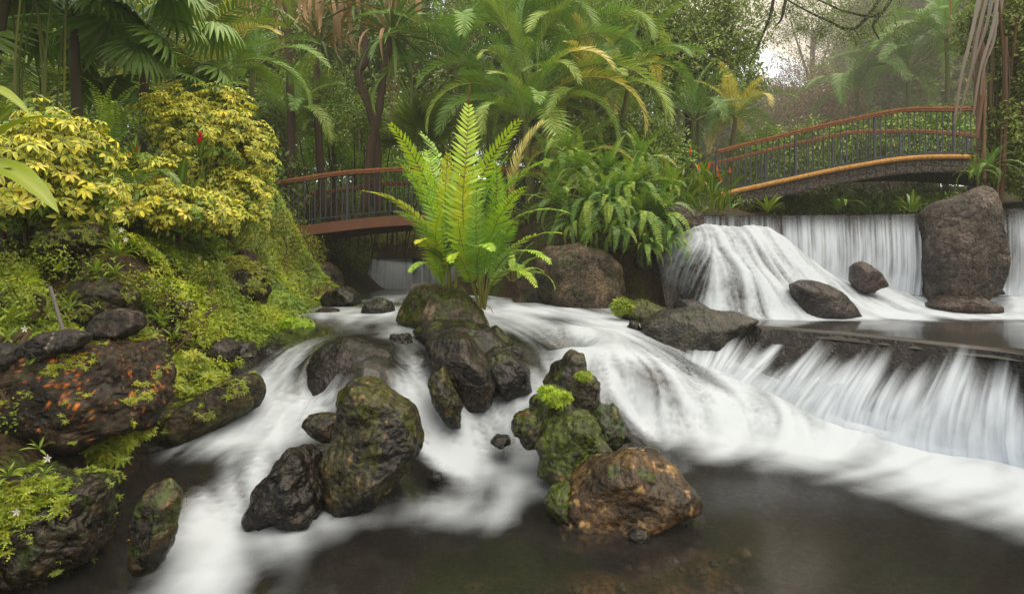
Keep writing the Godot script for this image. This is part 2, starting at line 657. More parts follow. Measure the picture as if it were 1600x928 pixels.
func spaced(lo: float, a: float, e: float, hi: float, fine: float) -> Array:
	var left := []
	var s := fine
	var x := a
	while x > lo:
		s *= 1.18
		x -= s
		left.push_front(x)
	var out := left
	x = a
	while x <= e:
		out.append(x)
		x += fine
	s = fine
	x = e
	while x < hi:
		s *= 1.18
		x += s
		out.append(x)
	return out


func build_water() -> void:
	# the stream below the weir
	var c := [
		[-200, 926, 0, 0.0], [0, 935, 0, 0.02], [120, 915, 0, 0.06], [230, 915, 0, 0.35], [330, 905, 0, 0.78], [430, 900, 0, 0.4], [520, 900, 0, 0.04], [700, 905, 0, 0.0], [900, 920, 0, 0.0], [1200, 920, 0, 0.0], [1600, 928, 0, 0.0], [1900, 920, 0, 0.0],
		[300, 860, 0.01, 0.82], [400, 850, 0.0, 0.72], [470, 850, 0.0, 0.4], [500, 820, 0.01, 0.85], [555, 815, 0.0, 0.5], [600, 840, 0, 0.05], [700, 850, 0, 0.03], [620, 800, 0.0, 0.3], [680, 790, 0, 0.7], [750, 800, 0, 0.75], [800, 820, 0, 0.5], [830, 850, 0, 0.1], [860, 800, 0, 0.05], [760, 845, 0, 0.2],
		[700, 740, 0.02, 0.8], [770, 730, 0.02, 0.82], [820, 760, 0.0, 0.55], [690, 745, 0.03, 0.25], [720, 700, 0.1, 0.97], [800, 705, 0.06, 0.25], [830, 715, 0.03, 0.75], [680, 700, 0.12, 0.8], [760, 690, 0.1, 0.7],
		[300, 800, 0.10, 0.85], [300, 765, 0.20, 0.15], [270, 730, 0.2, 0.15], [310, 705, 0.26, 0.5], [230, 760, 0.16, 0.15], [250, 740, 0.2, 0.2], [190, 770, 0.14, 0.1], [190, 870, 0.0, 0.25], [285, 860, 0.0, 0.75], [240, 925, 0.0, 0.6], [300, 925, 0.0, 0.7], [340, 830, 0.03, 0.85], [350, 760, 0.16, 0.55], [370, 720, 0.26, 0.6], [340, 740, 0.2, 0.12], [390, 810, 0.04, 0.7],
		[420, 680, 0.30, 0.92], [360, 680, 0.30, 0.9], [470, 690, 0.27, 0.7], [440, 640, 0.40, 1.0], [500, 690, 0.26, 0.2], [520, 700, 0.25, 0.05], [510, 770, 0.1, 0.2], [515, 800, 0.02, 0.75],
		[410, 620, 0.45, 0.95], [450, 590, 0.52, 0.95], [450, 550, 0.68, 0.75], [425, 560, 0.62, 0.4], [405, 570, 0.58, 0.2], [480, 620, 0.44, 0.85], [490, 590, 0.57, 0.05], [500, 635, 0.36, 0.85], [520, 570, 0.68, 0.0], [480, 550, 0.74, 0.0], [540, 545, 0.75, 0.0], [560, 580, 0.65, 0.02], [540, 612, 0.50, 0.6], [590, 590, 0.60, 0.0], [590, 560, 0.71, 0.0], [515, 625, 0.40, 0.85],
		[620, 580, 0.62, 0.2], [605, 545, 0.74, 0.1], [640, 570, 0.62, 0.5], [620, 615, 0.46, 0.9], [650, 600, 0.50, 0.95], [660, 560, 0.66, 0.5], [690, 650, 0.30, 0.95], [660, 640, 0.36, 0.95], [680, 670, 0.22, 0.9], [735, 650, 0.28, 0.7], [750, 660, 0.22, 0.85], [720, 610, 0.42, 0.3],
		[790, 640, 0.28, 0.75], [830, 610, 0.40, 0.7], [860, 580, 0.48, 0.65], [840, 560, 0.56, 0.25], [800, 560, 0.58, 0.1], [760, 640, 0.28, 0.75], [870, 555, 0.54, 0.2], [900, 545, 0.58, 0.4],
		[480, 528, 0.76, 0.15], [560, 525, 0.78, 0.25], [620, 525, 0.78, 0.5], [520, 515, 0.80, 0.25], [560, 500, 0.82, 0.6], [600, 505, 0.82, 0.55], [510, 495, 0.83, 0.7], [490, 480, 0.84, 0.3], [560, 490, 0.84, 0.8], [540, 475, 0.85, 0.3], [600, 470, 0.86, 0.5], [580, 458, 0.87, 0.1], [640, 456, 0.88, 0.3], [600, 452, 0.87, 0.2, 14.0], [640, 452, 0.87, 0.3, 14.6], [560, 455, 0.87, 0.1, 14.5], [470, 500, 0.83, 0.2], [440, 500, 0.83, 0.1], [700, 470, 0.87, 0.4], [770, 460, 0.89, 0.7], [720, 455, 0.89, 0.7], [700, 452, 0.88, 0.7, 14.0],
		[770, 480, 0.86, 0.75], [800, 490, 0.84, 0.93], [850, 490, 0.84, 0.85], [820, 510, 0.77, 0.85], [870, 500, 0.80, 0.4], [900, 520, 0.72, 0.72], [930, 510, 0.74, 0.85], [980, 515, 0.72, 0.8], [840, 535, 0.66, 0.3], [880, 540, 0.64, 0.6], [940, 530, 0.68, 0.95], [960, 550, 0.62, 0.97], [1000, 540, 0.64, 0.7], [1010, 560, 0.56, 0.9], [950, 580, 0.50, 0.75], [990, 595, 0.42, 0.5], [1020, 600, 0.38, 0.25], [1050, 580, 0.46, 0.9], [1080, 590, 0.36, 0.6], [1050, 620, 0.30, 0.75], [960, 620, 0.34, 0.85], [975, 640, 0.24, 0.85],
		[1000, 650, 0.14, 0.97], [1060, 650, 0.14, 0.97], [1100, 620, 0.26, 0.85], [1120, 650, 0.14, 0.97], [1180, 640, 0.18, 0.9], [1180, 670, 0.07, 0.97], [1250, 660, 0.12, 0.95], [1300, 690, 0.04, 0.97], [1350, 675, 0.1, 0.95], [1400, 710, 0.03, 0.97], [1480, 735, 0.02, 0.95], [1450, 700, 0.05, 0.95], [1540, 760, 0.01, 0.93], [1590, 785, 0.01, 0.9], [1590, 735, 0.03, 0.95], [1700, 830, 0.0, 0.85], [1700, 770, 0.0, 0.95],
		[1000, 690, 0.03, 0.35], [1060, 695, 0.02, 0.6], [1120, 710, 0.01, 0.6], [1180, 715, 0.0, 0.55], [1250, 730, 0.0, 0.5], [1330, 750, 0.0, 0.5], [1420, 775, 0.0, 0.55], [1500, 800, 0.0, 0.5], [1590, 830, 0.0, 0.45], [1010, 715, 0.0, 0.04], [1080, 740, 0.0, 0.1], [1180, 755, 0.0, 0.08], [1280, 780, 0.0, 0.05], [1400, 810, 0.0, 0.08], [1500, 850, 0.0, 0.05], [1150, 800, 0.0, 0.02], [1300, 850, 0, 0.0], [1350, 815, 0, 0.12],
		[1250, 560, 0.0, 0.9, 7.2], [1450, 600, 0.0, 0.9, 6.5], [1600, 640, 0.0, 0.9, 6.2], [1250, 520, 0.1, 0.9, 9.0], [1050, 470, 0.2, 0.2, 9.0],
	]
	var flow := [
		[350, 880, 0, 0.6, 1.0], [520, 860, 0, 1.0, 0.5], [700, 780, 0, -0.15, 1.0], [800, 800, 0, 0.1, 1.0], [560, 520, 0.8, 0.1, 1.0], [480, 480, 0.84, 0.4, 1.0], [850, 500, 0.8, 0.8, 0.6],
		[1100, 660, 0.1, -0.3, 1.0], [1200, 720, 0, -1.0, 0.55], [1400, 780, 0, -1.0, 0.35], [1550, 830, 0, -1.0, 0.5], [1300, 860, 0, -1.0, 0.1], [1000, 880, 0, -1.0, 0.2], [600, 890, 0, -0.8, 0.5],
	]
	var made := water_field(c, flow, -3.6, 5.0, -2.3, -15.2, 0.026, 11, 0.04)
	var fb: MB = made[0]
	var clear := MB.new()
	clear.v = fb.v.duplicate()
	clear.i = fb.i
	for k in fb.v.size():
		clear.v[k] = fb.v[k] - Vector3(0, 0.012, 0)
		clear.c.push_back(Color(1, 1, 1, 1))
	structure("stream_water", clear.done(true), M.water, "dark clear stream water running between the boulders")
	structure("stream_foam", fb.done(true), M.foam, "silky white foam of the fast water in the stream")
	# pool between the two falls
	var lip := [at(1080, 506, 6.9), at(1180, 508, 6.76), at(1280, 516, 6.3), at(1400, 527, 5.75), at(1500, 538, 5.29), at(1600, 549, 4.9), at(1760, 570, 4.3), at(2000, 615, 3.4)]
	for k in lip.size():
		lip[k] = Vector3(lip[k].x, 0.77, lip[k].z)
	var foot := [at(1060, 600, 6.2), at(1110, 604, 6.15), at(1200, 630, 5.9), at(1320, 660, 5.35), at(1450, 690, 4.95), at(1600, 722, 4.6), at(1760, 765, 4.1), at(2000, 850, 3.3)]
	foot = shift(foot, Vector3(-0.03, -0.09, 0.04))
	var b := MB.new()
	var tp := smooth_path(lip, 8)
	var rows := 40
	for k in tp.size():
		for j in rows + 1:
			var t := float(j) / rows
			var p: Vector3 = (tp[k] as Vector3).lerp(Vector3(1.9 + 8.0 * k / (tp.size() - 1.0), 0.77, -9.0), t)
			p.y = 0.77 - 0.02 * pow(1.0 - t, 12.0) + n_mid.get_noise_3d(p.x * 1.5, 0, p.z * 4.0) * 0.004
			if j == 0:
				p += Vector3(-0.012, -0.06, 0.012)
			if j < 2:
				p += Vector3(-0.6, 0.1, 0.5) * n_mid.get_noise_3d(p.x * 7.0, 2.0, p.z * 7.0) * 0.035
			b.p(p, Color.WHITE)
	for k in tp.size() - 1:
		for j in rows:
			var o := k * (rows + 1) + j
			b.quad(o, o + rows + 1, o + rows + 2, o + 1)
	structure("pool_water", b.done(true), M.pool, "smooth dark water of the pool above the weir")
	var wl := []
	var wf := []
	for k in lip.size():
		wl.append(lip[k] + Vector3(0.02, -0.03, -0.02))
		wf.append(Vector3(foot[k].x, foot[k].y - 0.25, foot[k].z) + Vector3(0.12, 0, -0.12))
	var weir := put("rock_weir", rock_sheet(wl, wf, 220, 26, 0.06, 0.05, Color(0.012, 0.011, 0.012), Color(0.03, 0.026, 0.027)), M.wet_rock)
	tag(weir, "low dark wet rock weir under the wide white fall", "weir")
	structure("waterfall", fall_sheet(lip, foot, 0.17, 560, 30, 5, 0.27, 0.84, 7.0), M.foam, "wide low fall pouring over the dark weir in white fingers")
	structure("waterfall", fall_sheet(shift(lip, Vector3(-0.05, -0.14, 0.06)), shift(foot, Vector3(-0.12, 0, 0.12)), 0.18, 420, 24, 23, 0.42, 0.72, 5.0), M.foam, "outer spray of the wide low fall over the weir")
	# the high fall: wall, curtain, and the apron of water over the mound
	var wall_t := [at(1040, 345, 9.0), at(1090, 337, 9.0), at(1300, 336, 9.0), at(1440, 334, 9.0), at(1600, 326, 9.0), at(1900, 326, 9.0)]
	var wall_f := []
	for q in wall_t:
		wall_f.append(Vector3(q.x, 0.5, -8.85))
	var wall := put("rock_wall", rock_sheet(wall_t, wall_f, 160, 40, 0.0, 0.07, Color(0.013, 0.012, 0.012), Color(0.036, 0.03, 0.027)), M.wet_rock)
	tag(wall, "dark wet rock wall behind the high waterfall", "rock wall")
	var cur_t := [at(1086, 338, 8.95), at(1150, 337, 8.93), at(1300, 336, 8.93), at(1380, 335, 8.93), at(1441, 333, 8.95)]
	var cur_f := [at(1080, 450, 8.6), at(1150, 455, 8.6), at(1300, 452, 8.6), at(1380, 455, 8.6), at(1441, 462, 8.6)]
	structure("waterfall", fall_sheet(cur_t, cur_f, 0.06, 420, 20, 41, 0.02, 0.78, 5.0), M.foam, "straight white curtain of the high fall below the stone bridge")
	structure("waterfall", fall_sheet([at(1556, 330, 8.9), at(1600, 322, 8.9), at(1800, 322, 8.9)], [at(1548, 462, 8.5), at(1600, 462, 8.5), at(1800, 462, 8.5)], 0.05, 260, 18, 61, 0.05, 0.5, 4.0), M.foam, "thin veil of water falling right beside the grey boulder")
	var ap := [
		[1086, 345, 0, 0.75, 8.9], [1130, 352, 0, 0.85, 8.85], [1200, 352, 0, 0.8, 8.85], [1110, 376, 0, 0.75, 8.45], [1150, 368, 0, 0.85, 8.5], [1200, 368, 0, 0.9, 8.6], [1250, 390, 0, 0.95, 8.6], [1078, 400, 0, 0.6, 8.3], [1062, 450, 0, 0.25, 8.1], [1052, 497, 0, 0.1, 7.95],
		[1110, 410, 0, 0.6, 8.0], [1100, 460, 0, 0.5, 7.75], [1100, 496, 0, 0.7, 7.55], [1160, 410, 0, 0.85, 8.1], [1150, 450, 0, 0.5, 7.75], [1150, 497, 0, 0.8, 7.45], [1200, 400, 0, 0.75, 8.25], [1180, 430, 0, 0.95, 7.85], [1200, 470, 0, 0.9, 7.6], [1220, 497, 0, 0.95, 7.4],
		[1260, 420, 0, 0.95, 8.3], [1300, 430, 0, 1.0, 8.4], [1250, 460, 0, 0.85, 7.85], [1300, 470, 0, 0.9, 7.9], [1340, 460, 0, 0.95, 8.1], [1340, 497, 0, 0.95, 7.4], [1280, 498, 0, 0.9, 7.4],
		[1300, 430, 0, 0.98, 8.8], [1400, 445, 0, 0.98, 8.8], [1400, 465, 0, 0.95, 8.3], [1380, 480, 0, 0.95, 7.9], [1430, 498, 0, 0.97, 7.4], [1450, 470, 0, 0.75, 8.5], [1500, 478, 0, 0.5, 8.3], [1480, 490, 0, 0.85, 7.8], [1540, 480, 0, 0.55, 8.2], [1560, 462, 0, 0.7, 8.6], [1600, 455, 0, 0.8, 8.7], [1600, 475, 0, 0.75, 8.1], [1560, 490, 0, 0.8, 7.8], [1520, 499, 0, 0.95, 7.4], [1600, 499, 0, 0.95, 7.4], [1750, 499, 0, 0.9, 7.4], [1750, 460, 0, 0.7, 8.6],
		[1100, 506, 0, 0.3, 7.2], [1200, 506, 0, 0.25, 7.15], [1300, 506, 0, 0.3, 7.15], [1400, 506, 0, 0.25, 7.15], [1500, 506, 0, 0.2, 7.15], [1600, 506, 0, 0.2, 7.15], [1300, 516, 0, 0.0, 6.85], [1500, 516, 0, 0.0, 6.85], [1100, 516, 0, 0.0, 6.85], [1750, 516, 0, 0.0, 6.85], [1200, 498, 0, 0.85, 7.4], [1400, 498, 0, 0.9, 7.4],
	]
	for q in ap:
		if q[1] >= 497:
			q[1] = 400 + (1.5 - 0.775 - (0.0 if q[1] > 500 else 0.01)) * 1000.0 / q[4]
	var apr := water_field(ap, [], 1.95, 7.4, -6.75, -8.9, 0.02, 31, 0.055)
	var fb2: MB = apr[0]
	var under := MB.new()
	under.i = fb2.i
	for k in fb2.v.size():
		var p := fb2.v[k]
		var kk := n_big.get_noise_3dv(p * 2.0) + n_mid.get_noise_3dv(p * 12.0) * 0.8
		under.v.push_back(p - Vector3(0, 0.03 + 0.05 * smoothstep(-7.5, -7.2, p.z) + 0.02 * n_mid.get_noise_3dv(p * 10.0), 0.02))
		under.c.push_back(lerp_c(Color(0.012, 0.0115, 0.012), Color(0.032, 0.027, 0.026), kk + 0.3))
	var mound := put("rock_mound", under.done(true), M.wet_rock)
	tag(mound, "dark rounded rock mound that the high waterfall runs over", "rock")
	structure("cascade_foam", fb2.done(true), M.foam, "white water spreading over the mound below the high fall")
	# the far low fall under the steel bridge
	var ft := [at(578, 404, 14.9), at(640, 404, 15.0), at(720, 404, 15.0), at(800, 404, 15.0)]
	var ff := [at(572, 452, 14.4), at(640, 452, 14.5), at(720, 452, 14.5), at(800, 452, 14.5)]
	structure("waterfall", fall_sheet(ft, ff, 0.05, 160, 14, 81, -0.4, 0.95, 3.0), M.foam, "small straight white fall seen under the steel bridge")
	var fw := put("rock_wall", rock_sheet(shift(ft, Vector3(0, 0, -0.1)), shift(ff, Vector3(0, -0.3, -0.2)), 60, 12, 0.0, 0.03, Color(0.03, 0.03, 0.03), Color(0.06, 0.055, 0.05)), M.wet_rock)
	tag(fw, "dark low wall behind the small fall under the steel bridge", "rock wall")
	var top := MB.new()
	for q in [at(578, 403, 14.9), at(800, 403, 15.0), Vector3(0.2, 1.46, -16.2), Vector3(-3.5, 1.46, -16.2)]:
		top.p(q, Color.WHITE)
	top.quad(0, 3, 2, 1)
	structure("upper_water", top.done(true), M.pool, "still dark water above the small fall under the bridge")


func shift(a: Array, by: Vector3) -> Array:
	var out := []
	for q in a:
		out.append(q + by)
	return out


func build_rocks() -> void:
	var wetmoss := {"base": BASALT, "second": Color(0.045, 0.040, 0.014), "moss": 0.45, "mossc": Color(0.062, 0.066, 0.014), "spots": 0.25, "amp": 0.13}
	rock("boulder", "tall black wet boulder with olive and ochre lichen in the cascade", V([520, 612, 540, 593, 565, 589, 600, 600, 640, 640, 660, 682, 652, 725, 612, 772, 572, 800, 535, 800, 508, 770, 505, 715, 520, 690, 524, 650]), 3.98, 0.34, wetmoss, 72)
	rock("boulder", "small ochre spotted knob joined to the tall black boulder", V([470, 662, 474, 650, 500, 646, 540, 650, 545, 690, 510, 690, 485, 676]), 4.15, 0.12, {"base": Color(0.0264, 0.0238, 0.0165), "second": BROWN, "spots": 0.5, "moss": 0.3}, 28)
	rock("boulder", "glistening black wet stone half under water beside the tall boulder", V([385, 800, 405, 750, 432, 715, 465, 698, 492, 715, 508, 765, 505, 812, 450, 820, 395, 820]), 3.66, 0.24, {"base": Color(0.0092, 0.0086, 0.0092), "second": Color(0.0231, 0.0172, 0.0132), "amp": 0.2}, 56)
	rock("boulder", "upright mossy slab of rock at the foot of the lower bank", V([210, 790, 226, 764, 252, 752, 274, 776, 278, 832, 262, 875, 240, 899, 214, 884, 205, 835]), 3.12, 0.11, {"base": Color(0.0198, 0.0185, 0.0132), "second": Color(0.0462, 0.0330, 0.0132), "moss": 0.42, "spots": 0.15}, 44)
	var green := {"base": Color(0.0231, 0.0224, 0.0185), "second": Color(0.0462, 0.0396, 0.0198), "moss": 0.74, "mossc": Color(0.06, 0.085, 0.01), "spots": 0.2, "amp": 0.16}
	rock("boulder", "large green mossy boulder behind the brown boulder in the pool", V([836, 690, 845, 655, 880, 640, 930, 650, 958, 690, 962, 720, 945, 756, 880, 764, 842, 738]), 4.25, 0.26, green, 56)
	rock("boulder", "mossy dark hump with a bright fern tuft beside the white water", V([818, 660, 830, 625, 855, 602, 890, 610, 905, 650, 885, 690, 835, 690]), 4.5, 0.2, green.merged({"moss": 0.6}, true), 40)
	rock("boulder", "low dark lobe with ochre moss jutting into the white water", V([796, 678, 800, 650, 825, 640, 855, 655, 858, 690, 825, 700]), 4.42, 0.14, green.merged({"moss": 0.5, "spots": 0.35}, true), 32)
	rock("boulder", "dark upright rock topped by a small tuft at the back of the mossy group", V([850, 600, 866, 572, 892, 548, 916, 547, 920, 575, 940, 598, 946, 645, 920, 680, 870, 680]), 4.9, 0.24, green.merged({"moss": 0.28}, true), 44)
	rock("boulder", "smooth dull green rock beside the dark pool", V([918, 660, 935, 630, 962, 632, 976, 655, 986, 684, 960, 700, 925, 700]), 4.55, 0.17, green.merged({"moss": 0.7, "mossc": Color(0.035, 0.06, 0.018)}, true), 36)
	rock("boulder", "broad brown boulder with tan and ochre patches standing in the dark pool", V([872, 796, 888, 758, 922, 722, 980, 706, 1034, 711, 1070, 732, 1112, 772, 1104, 794, 1010, 816, 935, 838, 884, 848, 870, 824]), 3.72, 0.3, {"base": Color(0.0409, 0.0277, 0.0158), "second": Color(0.1056, 0.0627, 0.0277), "spots": 0.42, "spotc": Color(0.36, 0.23, 0.09), "moss": 0.2, "mix": 0.5, "amp": 0.11, "cuts": 14}, 72)
	rock("boulder", "little mossy stone tucked against the brown boulder", V([848, 785, 862, 762, 890, 756, 905, 790, 890, 812, 860, 806]), 3.7, 0.12, green, 28)
	rock("boulder", "narrow dark rock with ochre edges splitting the middle rapid", V([664, 600, 672, 582, 692, 574, 702, 598, 726, 632, 722, 672, 700, 664, 678, 630]), 4.78, 0.16, wetmoss, 40)
	rock("boulder", "smooth black dome that the left rapid slides round", V([470, 568, 492, 542, 530, 531, 580, 534, 612, 552, 618, 585, 598, 612, 560, 606, 536, 628, 510, 648, 488, 632, 474, 600]), 5.08, 0.3, {"base": Color(0.011, 0.011, 0.012), "second": Color(0.024, 0.021, 0.02), "lean": 0.75, "amp": 0.06, "crack": 0.1}, 48)
	rock("boulder", "black dripping rock joining the tall boulder and the glistening stone", V([492, 712, 520, 694, 560, 700, 580, 745, 568, 800, 525, 808, 500, 770]), 3.85, 0.2, {"base": Color(0.011, 0.011, 0.012), "second": Color(0.026, 0.022, 0.018), "amp": 0.14, "crack": 0.4}, 40)
	rock("boulder", "black wet ledge at the foot of the fern rock", V([640, 520, 662, 502, 710, 500, 760, 508, 792, 535, 800, 562, 770, 575, 715, 560, 665, 552]), 5.72, 0.4, {"base": Color(0.012, 0.012, 0.012), "second": Color(0.03, 0.025, 0.02), "moss": 0.3, "amp": 0.1}, 44)
	rock("boulder", "dark stone with bright moss freckles beside the black ledge", V([755, 520, 775, 508, 800, 530, 812, 556, 790, 566, 765, 548]), 5.85, 0.2, {"base": Color(0.014, 0.014, 0.013), "second": Color(0.035, 0.032, 0.02), "moss": 0.45, "spots": 0.2, "spotc": MOSS_B}, 30)
	rock("boulder", "dark wet dome with thin trickles below the fern rock", V([662, 535, 690, 520, 728, 522, 760, 556, 786, 600, 774, 640, 742, 650, 716, 612, 692, 592, 668, 572]), 5.2, 0.35, {"base": Color(0.0145, 0.0132, 0.0132), "second": Color(0.0363, 0.0277, 0.0211), "amp": 0.08}, 48)
	rock("boulder", "dark green stone beside the wet dome", V([745, 560, 770, 542, 800, 548, 830, 580, 832, 612, 792, 622, 762, 600]), 5.3, 0.28, {"base": BASALT, "second": Color(0.0330, 0.0330, 0.0231), "moss": 0.3}, 32)
	rock("boulder", "black pebble-like rock at the edge of the right rapid", V([778, 552, 785, 537, 805, 535, 822, 548, 818, 562, 795, 566]), 5.6, 0.14, {"base": BASALT, "second": Color(0.0330, 0.0330, 0.0264), "moss": 0.2}, 20)
	rock("boulder", "mossy brown rock carrying the big bright fern", V([614, 500, 628, 470, 648, 446, 680, 438, 722, 446, 750, 478, 772, 520, 775, 556, 735, 545, 690, 520, 630, 512]), 6.45, 0.45, {"base": Color(0.0330, 0.0264, 0.0198), "second": TAN, "mix": 0.32, "moss": 0.55, "mossc": Color(0.06, 0.075, 0.012)}, 52)
	rock("boulder", "rough black stone on the lip of the middle rapid", V([605, 535, 612, 522, 638, 520, 646, 535, 640, 554, 612, 556]), 5.55, 0.14, {"base": Color(0.0198, 0.0198, 0.0198), "second": Color(0.0396, 0.0363, 0.0330), "amp": 0.16}, 28)
	rock("boulder", "round dark stone freckled with bright moss in the upper stream", V([563, 492, 570, 472, 590, 464, 612, 470, 618, 490, 605, 502, 575, 502]), 7.5, 0.2, {"base": Color(0.0198, 0.0198, 0.0198), "second": Color(0.0330, 0.0330, 0.0297), "moss": 0.25, "spots": 0.35, "spotc": MOSS_B}, 32)
	rock("boulder", "dark stone under a bright green cushion of moss", V([428, 520, 440, 500, 465, 494, 490, 505, 498, 520, 480, 532, 445, 534]), 6.6, 0.2, {"base": BASALT, "second": BROWN}, 28)
	rock("boulder", "dark rock with dry brown leaves on it in the upper stream", V([496, 468, 512, 452, 540, 447, 562, 458, 566, 474, 540, 482, 505, 482]), 8.5, 0.35, {"base": BASALT, "second": Color(0.0330, 0.0330, 0.0297), "moss": 0.25}, 28)
	rock("boulder", "dark flat rock at the mossy bank of the upper stream", V([450, 465, 462, 450, 490, 446, 505, 456, 500, 472, 465, 476]), 9.2, 0.3, {"base": BASALT, "second": Color(0.0330, 0.0297, 0.0264)}, 22)
	rock("boulder", "flat wet ledge rock in the small upper rapid", V([486, 490, 500, 481, 528, 483, 534, 495, 515, 503, 490, 502]), 7.6, 0.18, {"base": Color(0.0132, 0.0132, 0.0132), "second": Color(0.0297, 0.0264, 0.0264)}, 22)
	rock("boulder", "smooth grey stone at the edge of the leafy bank", V([310, 545, 322, 530, 350, 528, 375, 542, 372, 565, 340, 574, 315, 566]), 5.5, 0.2, {"base": Color(0.0264, 0.0238, 0.0238), "second": Color(0.0429, 0.0363, 0.0330), "amp": 0.07}, 30)
	rock("boulder", "grey stone behind the smooth one by the side rapid", V([350, 548, 370, 533, 390, 536, 400, 556, 390, 576, 362, 578]), 5.65, 0.18, {"base": Color(0.0330, 0.0304, 0.0297), "second": Color(0.0528, 0.0462, 0.0396), "amp": 0.08}, 26)
	rock("boulder", "black glistening stone with a trickle at the side rapid", V([398, 560, 405, 542, 425, 536, 442, 550, 444, 575, 425, 592, 403, 585]), 5.75, 0.2, {"base": Color(0.0099, 0.0099, 0.0106), "second": Color(0.0231, 0.0211, 0.0198), "amp": 0.15}, 30)
	rock("boulder", "small dark stone dotted with bright moss beside the side rapid", V([358, 608, 366, 590, 388, 586, 404, 600, 400, 620, 375, 626]), 5.3, 0.15, {"base": Color(0.0198, 0.0198, 0.0158), "second": Color(0.0396, 0.0330, 0.0198), "spots": 0.4, "spotc": MOSS_B, "moss": 0.3}, 26)
	rock("boulder", "fist-sized mossy stone between the grey stones and the dotted stone", V([362, 584, 370, 570, 385, 572, 388, 588, 374, 594]), 5.45, 0.08, {"base": BASALT, "second": BROWN, "moss": 0.45}, 16)
	rock("boulder", "big brown boulder with a dark mossy base below the sword ferns", V([828, 402, 850, 380, 900, 377, 945, 390, 975, 418, 976, 470, 950, 500, 900, 506, 862, 492, 836, 462, 824, 430]), 8.55, 0.55, {"base": Color(0.0462, 0.0363, 0.0238), "second": Color(0.1320, 0.0957, 0.0594), "moss": 0.34, "mossc": Color(0.045, 0.05, 0.016), "mix": 0.45, "amp": 0.08}, 56, false)
	rock("boulder", "dark wedge of rock filling the gap left of the big brown boulder", V([800, 440, 835, 410, 862, 450, 880, 500, 840, 500, 800, 484]), 8.8, 0.4, {"base": BASALT, "second": BROWN, "moss": 0.35}, 24)
	rock("boulder", "long grey wet rock between the pool and the right rapid", V([1000, 505, 1040, 486, 1100, 483, 1150, 487, 1184, 500, 1170, 512, 1130, 545, 1090, 570, 1035, 560, 1003, 532]), 6.85, 0.4, {"base": Color(0.0330, 0.0330, 0.0317), "second": Color(0.0594, 0.0561, 0.0462), "moss": 0.3, "mossc": Color(0.05, 0.06, 0.03), "spots": 0.12}, 48)
	rock("boulder", "dark rounded stone on top of the long grey rock", V([1050, 485, 1062, 468, 1085, 467, 1110, 482, 1100, 496, 1065, 496]), 7.3, 0.22, {"base": Color(0.0198, 0.0198, 0.0211), "second": Color(0.0396, 0.0396, 0.0396), "amp": 0.12}, 26)
	rock("boulder", "low mossy hump beside the long grey rock", V([955, 492, 975, 472, 1010, 466, 1040, 480, 1040, 500, 990, 508]), 7.7, 0.35, {"base": Color(0.0297, 0.0297, 0.0198), "second": BROWN, "moss": 0.7, "mossc": Color(0.08, 0.1, 0.02)}, 28)
	rock("boulder", "small black stone parting the right rapid", V([978, 515, 985, 500, 998, 502, 1004, 520, 992, 530]), 7.0, 0.1, {"base": Color(0.0132, 0.0132, 0.0132), "second": Color(0.0330, 0.0330, 0.0330)}, 18)
	rock("boulder", "small dark stone at the left foot of the weir", V([1060, 588, 1064, 574, 1076, 572, 1080, 586, 1070, 594]), 6.2, 0.1, {"base": Color(0.0198, 0.0198, 0.0198), "second": Color(0.0396, 0.0396, 0.0396)}, 16)
	rock("boulder", "dark square-edged rock beside the crest of the high fall", V([1020, 335, 1032, 315, 1062, 312, 1096, 335, 1098, 362, 1060, 378, 1025, 365]), 9.1, 0.4, {"base": Color(0.0264, 0.0231, 0.0198), "second": Color(0.0660, 0.0495, 0.0363), "amp": 0.08}, 32, false)
	rock("boulder", "dark undercut rock in the hollow left of the high fall", V([985, 400, 1020, 360, 1080, 362, 1085, 420, 1070, 485, 1010, 490, 980, 450]), 9.2, 0.35, {"base": Color(0.0132, 0.0119, 0.0112), "second": Color(0.0330, 0.0264, 0.0211)}, 30)
	rock("boulder", "huge grey-brown boulder standing between the two curtains of the high fall", V([1470, 312, 1500, 302, 1535, 288, 1560, 278, 1566, 330, 1562, 385, 1550, 430, 1535, 455, 1500, 485, 1445, 486, 1437, 430, 1444, 370, 1452, 330]), 8.6, 0.5, {"base": Color(0.0495, 0.0409, 0.0363), "second": Color(0.1254, 0.0990, 0.0825), "mix": 0.5, "amp": 0.05, "crack": 0.8, "cuts": 16, "spots": 0.1, "spotc": Color(0.025, 0.022, 0.02)}, 64, false)
	rock("boulder", "smooth wet rock at the foot of the high fall", V([1238, 445, 1262, 434, 1300, 446, 1330, 470, 1347, 500, 1300, 506, 1255, 500]), 7.6, 0.3, {"base": Color(0.0330, 0.0277, 0.0297), "second": Color(0.0594, 0.0495, 0.0495), "amp": 0.09}, 36)
	rock("boulder", "reddish grey stone in the middle of the white cascade", V([1330, 440, 1336, 412, 1352, 407, 1372, 420, 1388, 448, 1360, 458, 1335, 455]), 8.25, 0.22, {"base": Color(0.0528, 0.0396, 0.0383), "second": Color(0.0858, 0.0660, 0.0627), "amp": 0.09}, 30)
	rock("boulder", "low reddish rock washed by white water below the grey boulder", V([1445, 482, 1480, 462, 1530, 462, 1565, 478, 1560, 492, 1490, 496]), 8.05, 0.35, {"base": Color(0.0396, 0.0264, 0.0231), "second": Color(0.0660, 0.0429, 0.0363), "amp": 0.07}, 26)
	rock("boulder", "dark pointed stone in the cascade beside the grey boulder", V([1532, 450, 1545, 436, 1558, 442, 1568, 460, 1545, 464]), 8.3, 0.12, {"base": Color(0.0198, 0.0178, 0.0198), "second": Color(0.0396, 0.0330, 0.0330)}, 18)
